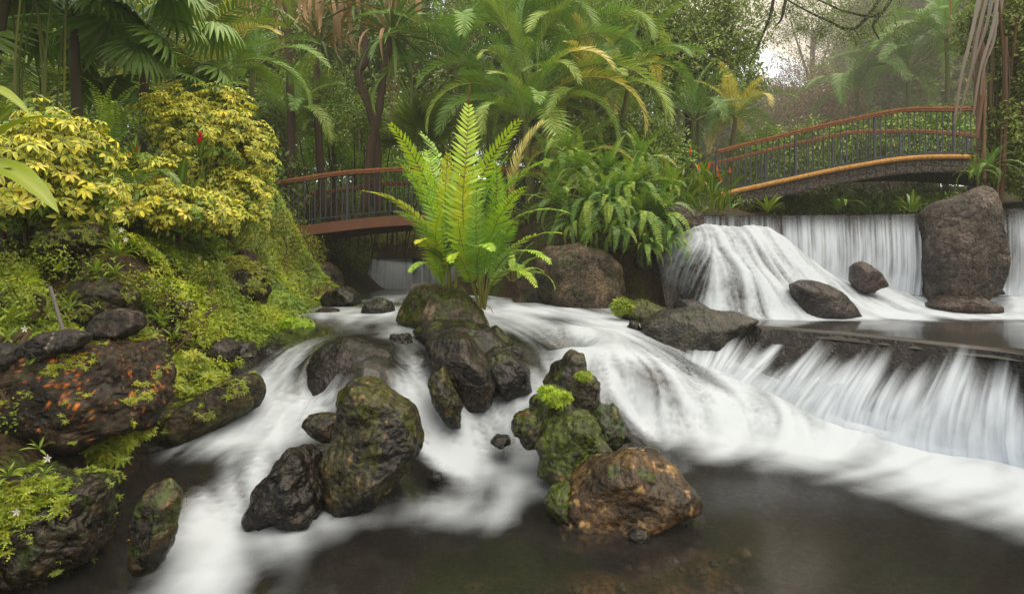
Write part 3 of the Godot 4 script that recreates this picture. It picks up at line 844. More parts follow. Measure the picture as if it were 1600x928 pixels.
	# stones in the shallow water
	rock("pebble", "flat dark stone just breaking the pool surface before the brown boulder", V([980, 836, 990, 828, 1012, 829, 1016, 838, 1000, 848, 984, 846]), 3.42, 0.05, {"base": Color(0.0198, 0.0185, 0.0178), "second": Color(0.0396, 0.0330, 0.0297)}, 16)
	rock("pebble", "sunken brown stone under the clear shallow water", V([1070, 822, 1080, 806, 1102, 808, 1108, 822, 1090, 830]), 3.75, 0.07, {"base": Color(0.0396, 0.0264, 0.0198), "second": BROWN}, 16)
	rock("pebble", "dark round stone peeping through the foam below the tall boulder", V([668, 746, 676, 738, 690, 739, 694, 748, 680, 754]), 4.15, 0.05, {"base": Color(0.0132, 0.0132, 0.0132), "second": Color(0.0330, 0.0330, 0.0330)}, 14)
	rock("pebble", "low dark stone awash beside the ochre lobe", V([765, 690, 775, 680, 795, 682, 800, 694, 780, 700]), 4.6, 0.1, {"base": Color(0.0132, 0.0132, 0.0132), "second": Color(0.0297, 0.0297, 0.0297)}, 14)
	rng.seed = 41
	for k in 16:
		var x := r(900, 1180)
		var y := r(855, 925)
		var w := r(6, 15)
		var d := 1660.0 / (y - 400.0)
		var p := rock("pebble", "small brown stone lying on the shallow stream bed", V([x - w, y, x - w * 0.5, y - w * 0.5, x + w * 0.5, y - w * 0.55, x + w, y, x + w * 0.4, y + w * 0.5, x - w * 0.5, y + w * 0.5]), d, w * 0.003, {"base": Color(0.05, 0.035, 0.022), "second": Color(0.13, 0.08, 0.04)}, 8)
		p.set_meta("group", "pebbles on the stream bed")
		rng.seed = 410 + k
	# the left bank
	var bank := {"base": Color(0.0172, 0.0125, 0.0079), "second": Color(0.0429, 0.0277, 0.0145), "moss": 0.3, "mossc": Color(0.035, 0.035, 0.009), "spots": 0.1, "spotc": TAN, "amp": 0.15, "crack": 0.5}
	var grown := []
	grown.append(rock("boulder", "large brown boulder streaked with orange lichen on the left bank", V([-40, 580, 20, 545, 90, 528, 190, 520, 232, 528, 246, 570, 260, 630, 245, 668, 150, 690, 20, 710, -50, 700]), 3.85, 0.4, bank.merged({"seed": 3, "spots": 0.36, "spotc": Color(0.5, 0.15, 0.015), "spotf": 60.0}, true), 72, false))
	rock("boulder", "flat stone crusted with pale lichen lying on the orange boulder", V([36, 536, 60, 520, 100, 515, 138, 522, 134, 538, 100, 552, 70, 566, 52, 556]), 3.62, 0.12, {"base": Color(0.0231, 0.0198, 0.0198), "second": Color(0.0462, 0.0396, 0.0363), "spots": 0.36, "spotc": Color(0.3, 0.27, 0.22), "amp": 0.07}, 36, false)
	rock("boulder", "rounded brown-grey stone resting above the orange boulder", V([143, 512, 156, 488, 185, 480, 215, 488, 222, 508, 205, 526, 165, 532, 145, 526]), 4.0, 0.16, {"base": Color(0.0198, 0.0158, 0.0132), "second": Color(0.0858, 0.0660, 0.0528), "mix": 0.35, "amp": 0.08}, 36, false)
	grown.append(rock("boulder", "dark brown mossy boulder above the rounded stone", V([88, 480, 105, 445, 140, 428, 185, 434, 208, 460, 205, 490, 170, 512, 110, 514]), 4.45, 0.25, bank.merged({"moss": 0.45}, true), 40, false))
	rock("boulder", "grey stone at the edge of the bank above the ferny clump", V([-30, 570, 0, 535, 25, 540, 32, 562, 20, 585, -30, 590]), 3.6, 0.14, {"base": Color(0.0198, 0.0185, 0.0198), "second": Color(0.0396, 0.0363, 0.0330)}, 26, false)
	grown.append(rock("earth_ledge", "undercut brown earth ledge overhanging the left rapid", V([60, 700, 180, 662, 250, 640, 310, 618, 350, 592, 392, 586, 406, 612, 396, 640, 340, 672, 270, 702, 215, 728, 170, 752, 80, 760]), 4.42, 0.38, {"base": Color(0.0211, 0.0172, 0.0092), "second": Color(0.0561, 0.0409, 0.0198), "moss": 0.4, "mossc": Color(0.055, 0.052, 0.014), "spots": 0.12, "spotc": Color(0.15, 0.13, 0.03), "amp": 0.14, "crack": 0.5}, 72, false))
	grown.append(rock("boulder", "lowest dark bank boulder with green moss and an ochre rim", V([-60, 760, 20, 738, 110, 742, 160, 756, 172, 800, 166, 862, 120, 892, 30, 922, -60, 935]), 3.15, 0.3, {"base": Color(0.0185, 0.0145, 0.0099), "second": Color(0.0363, 0.0277, 0.0145), "moss": 0.42, "mossc": Color(0.03, 0.042, 0.012), "spots": 0.16, "spotc": Color(0.17, 0.125, 0.04), "amp": 0.16, "crack": 0.6}, 72))
	grown.append(rock("boulder", "shadowed brown boulder under the trailing green bank", V([306, 425, 330, 402, 375, 398, 408, 420, 425, 455, 398, 492, 350, 494, 318, 466]), 6.75, 0.35, bank.merged({"moss": 0.55}, true), 36, false))
	grown.append(rock("boulder", "mossy block under old twigs at the top of the left bank", V([62, 372, 75, 350, 110, 342, 150, 352, 155, 382, 130, 402, 80, 404]), 4.7, 0.25, bank.merged({"moss": 0.5, "spots": 0.3}, true), 32, false))
	rock("boulder", "small grey stone among the bank leaves", V([262, 480, 275, 468, 300, 470, 308, 486, 288, 496]), 5.3, 0.12, {"base": Color(0.0264, 0.0231, 0.0198), "second": Color(0.0528, 0.0429, 0.0330)}, 18, false)
	rock("boulder", "reddish stone half buried in the upper green bank", V([362, 400, 378, 388, 398, 396, 402, 414, 382, 422]), 7.2, 0.15, {"base": Color(0.0396, 0.0231, 0.0165), "second": Color(0.0660, 0.0396, 0.0264)}, 18, false)
	for k in grown.size():
		overgrow(grown[k], [5200, 2400, 5200, 5000, 2600, 2400][k], [0.1, 0.28, 0.16, 0.2, 0.35, 0.4][k], [0.45, 0.5, 0.5, 0.4, 0.7, 0.5][k], [Color(0.26, 0.3, 0.02), Color(0.16, 0.19, 0.02), Color(0.2, 0.24, 0.02), Color(0.2, 0.27, 0.02), Color(0.22, 0.25, 0.02), Color(0.16, 0.2, 0.02)][k], 70 + k)
	rock("boulder", "brown rock in the mossy bank foot below the steel bridge", V([480, 450, 488, 415, 510, 408, 530, 425, 535, 452, 505, 462]), 12.0, 0.5, {"base": Color(0.0330, 0.0277, 0.0198), "second": Color(0.0792, 0.0561, 0.0330)}, 24, false)


# ---------------------------------------------------------------- bridges
func bar(a: Vector3, e: Vector3, w: float, h: float, col: Color, bevel := 0.2) -> ArrayMesh:
	var b := MB.new()
	var d := (e - a)
	var n := d.normalized()
	var side := n.cross(UPV)
	if side.length() < 0.1:
		side = Vector3.RIGHT
	side = side.normalized()
	var up := side.cross(n).normalized()
	var bv := minf(w, h) * bevel
	var prof := [Vector2(-w / 2 + bv, -h / 2), Vector2(w / 2 - bv, -h / 2), Vector2(w / 2, -h / 2 + bv), Vector2(w / 2, h / 2 - bv), Vector2(w / 2 - bv, h / 2), Vector2(-w / 2 + bv, h / 2), Vector2(-w / 2, h / 2 - bv), Vector2(-w / 2, -h / 2 + bv)]
	for k in 2:
		for q in prof:
			b.p(side * q.x + up * q.y + d * k, col)
	for s in 8:
		b.quad(s, (s + 1) % 8, 8 + (s + 1) % 8, 8 + s)
	for s in range(1, 7):
		b.t(0, s + 1, s)
		b.t(8, 8 + s, 9 + s)
	return b.done()


# A strip swept along a path: profile points are (out, up), out is to the near side.
func sweep(path: Array, prof: Array, col: Color, vary := 0.0) -> ArrayMesh:
	var b := MB.new()
	var n := prof.size()
	for k in path.size():
		var d: Vector3 = (path[mini(k + 1, path.size() - 1)] - path[maxi(k - 1, 0)])
		d.y = 0
		var out := d.normalized().cross(UPV)
		for q in prof:
			b.p(path[k] + out * q.x + UPV * q.y, tint(col, vary))
	for k in path.size() - 1:
		for s in n:
			b.quad(k * n + s, (k + 1) * n + s, (k + 1) * n + (s + 1) % n, k * n + (s + 1) % n)
	for s in range(1, n - 1):
		b.t(0, s, s + 1)
		b.t((path.size() - 1) * n, (path.size() - 1) * n + s + 1, (path.size() - 1) * n + s)
	return b.done()


func rect(x0: float, x1: float, y0: float, y1: float) -> Array:
	return [Vector2(x0, y0), Vector2(x1, y0), Vector2(x1, y1), Vector2(x0, y1)]


func path_at(path: Array, x: float) -> Vector3:
	for k in path.size() - 1:
		if x <= path[k + 1].x or k == path.size() - 2:
			return path[k].lerp(path[k + 1], (x - path[k].x) / (path[k + 1].x - path[k].x))
	return path[-1]


func railing(o: Node3D, deck: Array, rail: Array, gap: float, wood: Color, sd: int) -> void:
	rng.seed = sd
	for lay in 2:
		var s := 0.02 + lay * 0.04
		put("handrail", sweep(shift(rail, Vector3(0, -0.045 * lay, 0)), rect(-0.055 + 0.012 * lay, 0.055 - 0.012 * lay, -0.02, 0.02), wood * (1.0 - 0.25 * lay), 0.12), M.wood, o)
	put("rail_bar", sweep(shift(deck, Vector3(0, 0.09, 0)), rect(-0.015, 0.015, -0.015, 0.015), Color(0.035, 0.04, 0.048)), M.steel, o)
	var x: float = deck[0].x
	var k := 0
	while x < deck[-1].x:
		var a := path_at(deck, x)
		var e := path_at(rail, x)
		var post := k % 14 == 0
		var w := 0.05 if post else 0.018
		var lo := a - Vector3(0, 0.04, 0) if post else a + Vector3(0, 0.09, 0)
		put("post" if post else "baluster", bar(Vector3.ZERO, e - Vector3(0, 0.05, 0) - lo, w, w, Color(0.055, 0.062, 0.075)), M.steel, o, Transform3D(Basis(), lo))
		x += gap
		k += 1


func build_bridges() -> void:
	# steel footbridge over the upper stream
	var z := 12.4
	var deck := smooth_path([at(424, 361, z), at(471, 353, z), at(540, 344, z), at(600, 338, z), at(660, 335, z), at(730, 335, z), at(800, 338, z), at(860, 344, z)], 4)
	var rail := smooth_path([at(424, 285, z), at(471, 278, z), at(540, 268, z), at(600, 264, z), at(660, 261, z), at(730, 261, z), at(800, 265, z), at(860, 270, z)], 4)
	var o := thing("footbridge", "arched steel footbridge with wooden handrails over the small fall", "bridge", deck[0])
	var back := Vector3(0.1, 0, -2.2)
	var base: Vector3 = deck[0]
	deck = shift(deck, -base)
	rail = shift(rail, -base)
	var wood := Color(0.46, 0.20, 0.09)
	put("beam", sweep(deck, rect(-0.02, 0.03, -0.20, 0.0), Color(0.17, 0.075, 0.045), 0.12), M.steel_paint, o)
	put("beam", sweep(shift(deck, back), rect(-0.02, 0.03, -0.20, 0.0), Color(0.17, 0.075, 0.045), 0.12), M.steel_paint, o)
	put("deck", sweep(shift(deck, back * 0.5), rect(-1.08, 1.075, -0.06, -0.012), Color(0.06, 0.05, 0.045)), M.wood, o)
	for k in 9:
		var p := path_at(deck, 0.5 + k * 0.58)
		put("crossbeam", bar(p + Vector3(0, -0.13, -0.03), p + back + Vector3(0, -0.13, 0.03), 0.07, 0.13, Color(0.09, 0.09, 0.10)), M.steel, o)
	railing(o, deck, rail, 0.105, wood, 5)
	railing(o, shift(deck, back), shift(rail, back), 0.105, wood, 6)
	# stone-clad footbridge above the high fall
	z = 13.0
	deck = smooth_path([at(1120, 306, z), at(1150, 299, z), at(1220, 284, z), at(1300, 267, z), at(1400, 250, z), at(1470, 246, z), at(1530, 247, z), at(1620, 254, z), at(1720, 268, z)], 4)
	rail = smooth_path([at(1120, 236, z), at(1150, 228, z), at(1220, 211, z), at(1300, 192, z), at(1405, 171, z), at(1470, 169, z), at(1530, 169, z), at(1620, 176, z), at(1720, 190, z)], 4)
	base = deck[0]
	o = thing("footbridge", "long stone-faced footbridge with a wooden kerb and dark balusters above the high fall", "bridge", base)
	deck = shift(deck, -base)
	rail = shift(rail, -base)
	back = Vector3(0.3, 0, -2.3)
	var kerb := []
	for s in 10:
		var th := TAU * s / 10
		kerb.append(Vector2(0.05 + cos(th) * 0.06, sin(th) * 0.055))
	put("kerb", sweep(deck, kerb, Color(0.66, 0.36, 0.11), 0.1), M.wood, o)
	put("kerb", sweep(shift(deck, back), kerb, Color(0.66, 0.36, 0.11), 0.1), M.wood, o)
	put("deck", sweep(shift(deck, back * 0.5), rect(-1.12, 1.12, -0.22, -0.05), Color(0.05, 0.047, 0.05)), M.concrete, o)
	var facing := put("facing", sweep(deck, rect(-0.10, 0.03, -0.30, -0.03), Color(0.09, 0.08, 0.078)), M.concrete, o)
	# irregular stones set on the facing, each its own piece
	rng.seed = 91
	var x := 0.1
	while x < deck[-1].x - 0.3:
		var w := r(0.12, 0.26)
		var p := path_at(deck, x + w / 2)
		var q := path_at(deck, x + w / 2 + 0.05)
		var split := r(0.35, 0.65)
		for half in 2:
			var y0 := -0.285 if half == 0 else -0.285 + 0.24 * split + 0.006
			var y1 := -0.285 + 0.24 * split - 0.006 if half == 0 else -0.05
			var b := MB.new()
			var slope := (q.y - p.y) / 0.05
			var nn := 7
			var col := lerp_c(Color(0.10, 0.088, 0.085), Color(0.15, 0.12, 0.10), r(0, 1))
			var ring := []
			for s in nn:
				var th := TAU * (s + r(-0.2, 0.2)) / nn
				var ex := clampf(cos(th) * 1.25, -1, 1) * (w / 2 - 0.006)
				var ey := (y0 + y1) / 2 + clampf(sin(th) * 1.25, -1, 1) * (y1 - y0) / 2
				ring.append(Vector3(ex, ey + ex * slope, 0))
			for lay in 2:
				for e in ring:
					var m := Vector3(0, (y0 + y1) / 2, 0)
					b.p(m + (e - m) * (1.0 - 0.08 * lay) + Vector3(0, 0, 0.03 + 0.007 * lay), tint(col, 0.08))
			for s in nn:
				b.quad(s, (s + 1) % nn, nn + (s + 1) % nn, nn + s)
			for s in range(1, nn - 1):
				b.t(nn, nn + s + 1, nn + s)
			put("stone", b.done(), M.concrete, facing, Transform3D(Basis(), p + Vector3(0, 0, 0.004)))
		x += w
	railing(o, deck, rail, 0.115, wood, 7)
	railing(o, shift(deck, back), shift(rail, back), 0.115, wood, 8)


# Small tufts rooted on the rock's own surface where the pattern says so.
func overgrow(o: MeshInstance3D, n: int, share: float, scale: float, col: Color, sd: int, freq := 3.0, kind := "tuft") -> void:
	rng.seed = sd
	var arr := o.mesh.surface_get_arrays(0)
	var v: PackedVector3Array = arr[Mesh.ARRAY_VERTEX]
	var nn: PackedVector3Array = arr[Mesh.ARRAY_NORMAL]
	var places := [[], [], []]
	var cols := [[], [], []]
	for k in n:
		var i := rng.randi() % v.size()
		var p := v[i]
		if nn[i].y < -0.1 or nn[i].z < -0.5:
			continue
		if n_mid.get_noise_3dv((p + o.position) * freq * 3.0) + nn[i].y * 0.25 < 0.45 - share:
			continue
		var y := (nn[i] + UPV * 0.6 + Vector3(r(-0.4, 0.4), r(-0.2, 0.4), r(-0.4, 0.4))).normalized()
		var x := y.cross(Vector3(r(-1, 1), r(-1, 1), r(-1, 1))).normalized()
		var s := scale * r(0.6, 1.5)
		var w := rng.randi() % 3
		places[w].append(Transform3D(Basis(x * s, y * s, x.cross(y) * s), p + o.position))
		cols[w].append(tint(col, 0.35))
	for w in 3:
		if places[w].size():
			many("moss_growth", F[kind][w], M.leaf, places[w], cols[w], o, o.position)


# ---------------------------------------------------------------- leaves
# Every leaf grows from the origin along +y and bends towards +z; each maker returns [mesh, end of the midrib].
func rib(L: float, bend: float, lean: float, n: int) -> Array:
	var pts := []
	var p := Vector3.ZERO
	for k in n + 1:
		var s := float(k) / n
		var th := lean + bend * pow(s, 1.25)
		pts.append([p, th])
		p += Vector3(0, cos(th), sin(th)) * L / n
	return pts


func frond(o: Dictionary, sd: int) -> Array:
	rng.seed = sd
	var L: float = o.L
	var n := 16
	var rb := rib(L, o.bend, o.get("lean", 0.1), n)
	var b := MB.new()
	var stem: Color = o.get("stem", o.col)
	var pts := []
	var rad := []
	for k in range(0, n + 1, 2):
		pts.append(rb[k][0])
		rad.append(o.get("thick", 0.008) * (1.0 - 0.8 * k / n))
	tube(b, pts, rad, 4, stem)
	var pairs: int = o.pairs
	var bare: float = o.get("bare", 0.2)
	var lift: float = o.get("lift", 0.1)
	var droop: float = o.get("droop", 0.3)
	var taper: float = o.get("taper", 0.3)
	for k in pairs:
		var s := bare + (1.0 - bare) * (k + 0.5) / pairs
		var t := (s - bare) / (1.0 - bare)
		var i0 := mini(int(s * n), n - 1)
		var fr := s * n - i0
		var p: Vector3 = rb[i0][0].lerp(rb[i0 + 1][0], fr)
		var th: float = lerpf(rb[i0][1], rb[i0 + 1][1], fr)
		var T := Vector3(0, cos(th), sin(th))
		var N := Vector3(0, sin(th), -cos(th))
		var shape := minf(1.0, 0.45 + t * 2.6) * lerpf(1.0, taper, pow(t, 1.8)) * (1.0 if t < 0.9 else 1.0 - (t - 0.9) * 4.0)
		for side in [-1.0, 1.0]:
			if rng.randf() < o.get("torn", 0.0):
				continue
			var a := lerpf(o.get("a0", 1.25), o.get("a1", 0.75), t) + r(-0.07, 0.07)
			var dir: Vector3 = (Vector3(side * sin(a), 0, 0) + T * cos(a) + N * (lift + r(-0.08, 0.08))).normalized()
			var l: float = o.ll * shape * r(0.9, 1.06)
			var w: float = o.lw * (0.55 + 0.45 * shape)
			var wd := (T - dir * T.dot(dir)).normalized()
			wd = (wd + N * r(-0.35, 0.35)).normalized()
			var c := tint(lerp_c(o.col, o.get("tip", o.col), t * 0.6 + r(-0.2, 0.3)), o.get("vary", 0.16))
			var m := p + dir * l * 0.45 - N * droop * l * 0.08
			var e := p + dir * l * 0.93 - (N * 0.6 + T * -0.1) * droop * l * 0.55
			var q0 := b.p(p - wd * w * 0.32, c)
			var q1 := b.p(p + wd * w * 0.32, c)
			var q2 := b.p(m + wd * w * 0.5, c)
			var q3 := b.p(m - wd * w * 0.5, c)
			var q4 := b.p(e, c * 0.94 + o.get("tip", o.col) * 0.06)
			b.quad(q0, q1, q2, q3)
			b.t(q3, q2, q4)
	return [b.done(), rb[n][0]]


func blade(L: float, W: float, bend: float, fold: float, col: Color, vein: Color, sd: int, stalk := 0.0, seg := 9, wave := 0.0) -> Array:
	rng.seed = sd
	var rb := rib(L, bend, 0.05, seg)
	var b := MB.new()
	for k in seg + 1:
		var s := float(k) / seg
		var t := clampf((s - stalk) / (1.0 - stalk), 0.0, 1.0)
		var w := W * 0.5 * pow(sin(PI * pow(t, 0.75)), 0.8) if s > stalk else W * 0.03
		w = maxf(w, W * 0.02 * (1.0 - s))
		var th: float = rb[k][1]
		var N := Vector3(0, sin(th), -cos(th))
		var p: Vector3 = rb[k][0]
		var c := tint(col, 0.10)
		var wv := wave * sin(s * 17.0 + sd) * w
		b.p(p + Vector3(-w, 0, 0) + N * (w * fold + wv), c)
		b.p(p + Vector3(-w * 0.5, 0, 0) + N * w * fold * 0.6, tint(col, 0.06))
		b.p(p, vein)
		b.p(p + Vector3(w * 0.5, 0, 0) + N * w * fold * 0.6, tint(col, 0.06))
		b.p(p + Vector3(w, 0, 0) + N * (w * fold - wv), c)
	for k in seg:
		for j in 4:
			b.quad(k * 5 + j, k * 5 + j + 1, k * 5 + j + 6, k * 5 + j + 5)
	return [b.done(true), rb[seg][0]]


func fan_leaf(L: float, R: float, n: int, droop: float, col: Color, tipc: Color, sd: int, spread := 2.3) -> Array:
	rng.seed = sd
	var rb := rib(L, 0.7, 0.1, 10)
	var b := MB.new()
	var pts := []
	var rad := []
	for k in 11:
		pts.append(rb[k][0])
		rad.append(0.011)
	tube(b, pts, rad, 4, col * 1.3)
	var th: float = rb[10][1]
	var T := Vector3(0, cos(th), sin(th))
	var N := Vector3(0, sin(th), -cos(th))
	var c0: Vector3 = rb[10][0]
	for k in n:
		var f := ((k + 0.5) / n * 2.0 - 1.0) * spread
		var dir := T * cos(f) + Vector3.RIGHT * sin(f)
		var wd := Vector3.RIGHT * cos(f) - T * sin(f)
		var w := spread / n * R * 0.62
		var l := R * r(0.88, 1.05) * (1.0 - 0.12 * absf(f) / spread)
		var c := tint(col, 0.2)
		var dv := N * (w * 0.5 if k % 2 else 0.0)
		var rows := [[0.0, 0.05], [0.35, 0.9], [0.62, 1.0], [0.85, 0.55], [1.0, 0.02]]
		var first := b.v.size()
		for q in rows:
			var fall: float = droop * pow(q[0], 2.4) * l
			var p: Vector3 = c0 + dir * l * q[0] * (1.0 - 0.25 * droop * q[0]) - N * fall * 0.7 - UPV * fall * 0.3
			var cc := lerp_c(c, tipc, maxf(0.0, q[0] - 0.6) * 1.5)
			b.p(p - wd * w * q[1] + dv, cc)
			b.p(p + N * w * 0.45 * q[1] + dv, cc * 1.05)
			b.p(p + wd * w * q[1] + dv, cc)
		for j in rows.size() - 1:
			var o := first + j * 3
			b.quad(o, o + 1, o + 4, o + 3)
			b.quad(o + 1, o + 2, o + 5, o + 4)
	return [b.done(), c0 + T * R * 0.4]


# A whorl of leaflets at the end of a short stalk, facing +y.
func whorl(n: int, l: float, w: float, dip: float, col: Color, edge: Color, sd: int, green := 0.25) -> ArrayMesh:
	rng.seed = sd
	var b := MB.new()
	tube(b, [Vector3(0, -l * 0.8, 0), Vector3(0, 0, 0)], [l * 0.02, l * 0.015], 3, col * 0.6)
	for k in n:
		var th := TAU * (k + r(-0.18, 0.18)) / n
		var out := Vector3(cos(th), 0, sin(th))
		var side := Vector3(-sin(th), 0, cos(th))
		var ll := l * r(0.75, 1.1)
		var d := dip + r(-0.2, 0.25)
		var c := tint(col, 0.12)
		var g := edge if rng.randf() < green else tint(col, 0.1)
		var p0 := out * ll * 0.12
		var p1 := out * ll * 0.42 + UPV * ll * (0.06 - d * 0.1)
		var p2 := out * ll * 0.75 + UPV * ll * (0.02 - d * 0.35)
		var p3 := out * ll * 0.98 - UPV * ll * d * 0.72
		var fo := UPV * w * 0.16
		var a := b.p(p0, g)
		var q1 := b.p(p1 - side * w * 0.42 + fo, c)
		var q2 := b.p(p1, g)
		var q3 := b.p(p1 + side * w * 0.42 + fo, c)
		var q4 := b.p(p2 - side * w * 0.4 + fo, c)
		var q5 := b.p(p2, g)
		var q6 := b.p(p2 + side * w * 0.4 + fo, c)
		var e := b.p(p3, c)
		b.t(a, q2, q1)
		b.t(a, q3, q2)
		b.quad(q1, q2, q5, q4)
		b.quad(q2, q3, q6, q5)
		b.t(q4, q5, e)
		b.t(q5, q6, e)
	return b.done()


# A twig with leaves, about the size given, for crowns and shrubs.
func spray(n: int, size: float, l: float, w: float, droop: float, sd: int) -> ArrayMesh:
	rng.seed = sd
	var b := MB.new()
	tube(b, [Vector3(0, -size * 0.5, 0), Vector3(r(-0.1, 0.1) * size, 0, r(-0.1, 0.1) * size), Vector3(r(-0.2, 0.2) * size, size * 0.4, r(-0.2, 0.2) * size)], [size * 0.02, size * 0.014, size * 0.006], 3, Color(0.35, 0.25, 0.15))
	for k in n:
		var p := Vector3(r(-1, 1), r(-1, 1), r(-1, 1))
		while p.length() > 1.0:
			p = Vector3(r(-1, 1), r(-1, 1), r(-1, 1))
		p *= size * 0.55
		var dir := (Vector3(r(-1, 1), r(-0.6, 0.7), r(-1, 1)).normalized() + p.normalized() * 0.5 - UPV * droop).normalized()
		var side := dir.cross(Vector3(r(-0.4, 0.4), 1, r(-0.4, 0.4))).normalized()
		var up := side.cross(dir)
		var ll := l * r(0.7, 1.2)
		var ww := w * r(0.8, 1.15)
		var c := tint(Color(1, 1, 1), 0.22)
		var a := b.p(p, c)
		var m1 := b.p(p + dir * ll * 0.45 - side * ww * 0.5 + up * ww * 0.15, c)
		var m2 := b.p(p + dir * ll * 0.45 + side * ww * 0.5 + up * ww * 0.15, c)
		var e := b.p(p + dir * ll - UPV * ll * 0.2 * droop, c)
		var mm := b.p(p + dir * ll * 0.5, c * 0.9)
		b.t(a, mm, m1)
		b.t(a, m2, mm)
		b.t(m1, mm, e)
		b.t(mm, m2, e)
	return b.done()


# A small flat-branched tuft like spike moss.
func tuft(n: int, size: float, sd: int) -> ArrayMesh:
	rng.seed = sd
	var b := MB.new()
	for k in n:
		var th := TAU * (k + r(-0.3, 0.3)) / n
		var out := Vector3(cos(th), r(0.25, 1.0), sin(th)).normalized()
		var side := out.cross(UPV).normalized()
		var l := size * r(0.6, 1.1)
		var c := tint(Color(1, 1, 1), 0.25)
		var p := Vector3.ZERO
		for s in 5:
			var p2 := p + (out - UPV * 0.16 * s) * l / 5.0
			var w := l * 0.22 * (1.1 - s * 0.18)
			for sg in [-1.0, 1.0]:
				var a := b.p(p, c)
				var e := b.p(p + side * sg * w + (p2 - p) * 0.7, c * 1.1)
				var f := b.p(p2, c)
				b.t(a, e, f)
			p = p2
	return b.done()


# Puts a leaf so that it runs from a to e.
func grow(called: String, leaf: Array, m: Material, parent: Node3D, a: Vector3, e: Vector3, roll := 0.0) -> MeshInstance3D:
	var tip: Vector3 = leaf[1]
	var c := Vector2(tip.y, tip.z)
	var D := e - a
	var e1 := D.normalized()
	var side := e1.cross(UPV)
	if side.length() < 0.05:
		side = Vector3(cos(roll * 7.0), 0, sin(roll * 7.0))
	side = side.normalized().rotated(e1, roll)
	var e2 := side.cross(e1)
	var s := D.length() / c.length()
	var cy := c.x / c.length()
	var cz := c.y / c.length()
	# local y = c1*cy + c2*cz ; local z = c1*cz - c2*cy
	var by := e1 * cy + e2 * cz
	var bz := e1 * cz - e2 * cy
	var bx := by.cross(bz)
	return put(called, leaf[0], m, parent, Transform3D(Basis(bx * s, by * s, bz * s), a - parent.position))


var F := {}  # leaf variants by kind


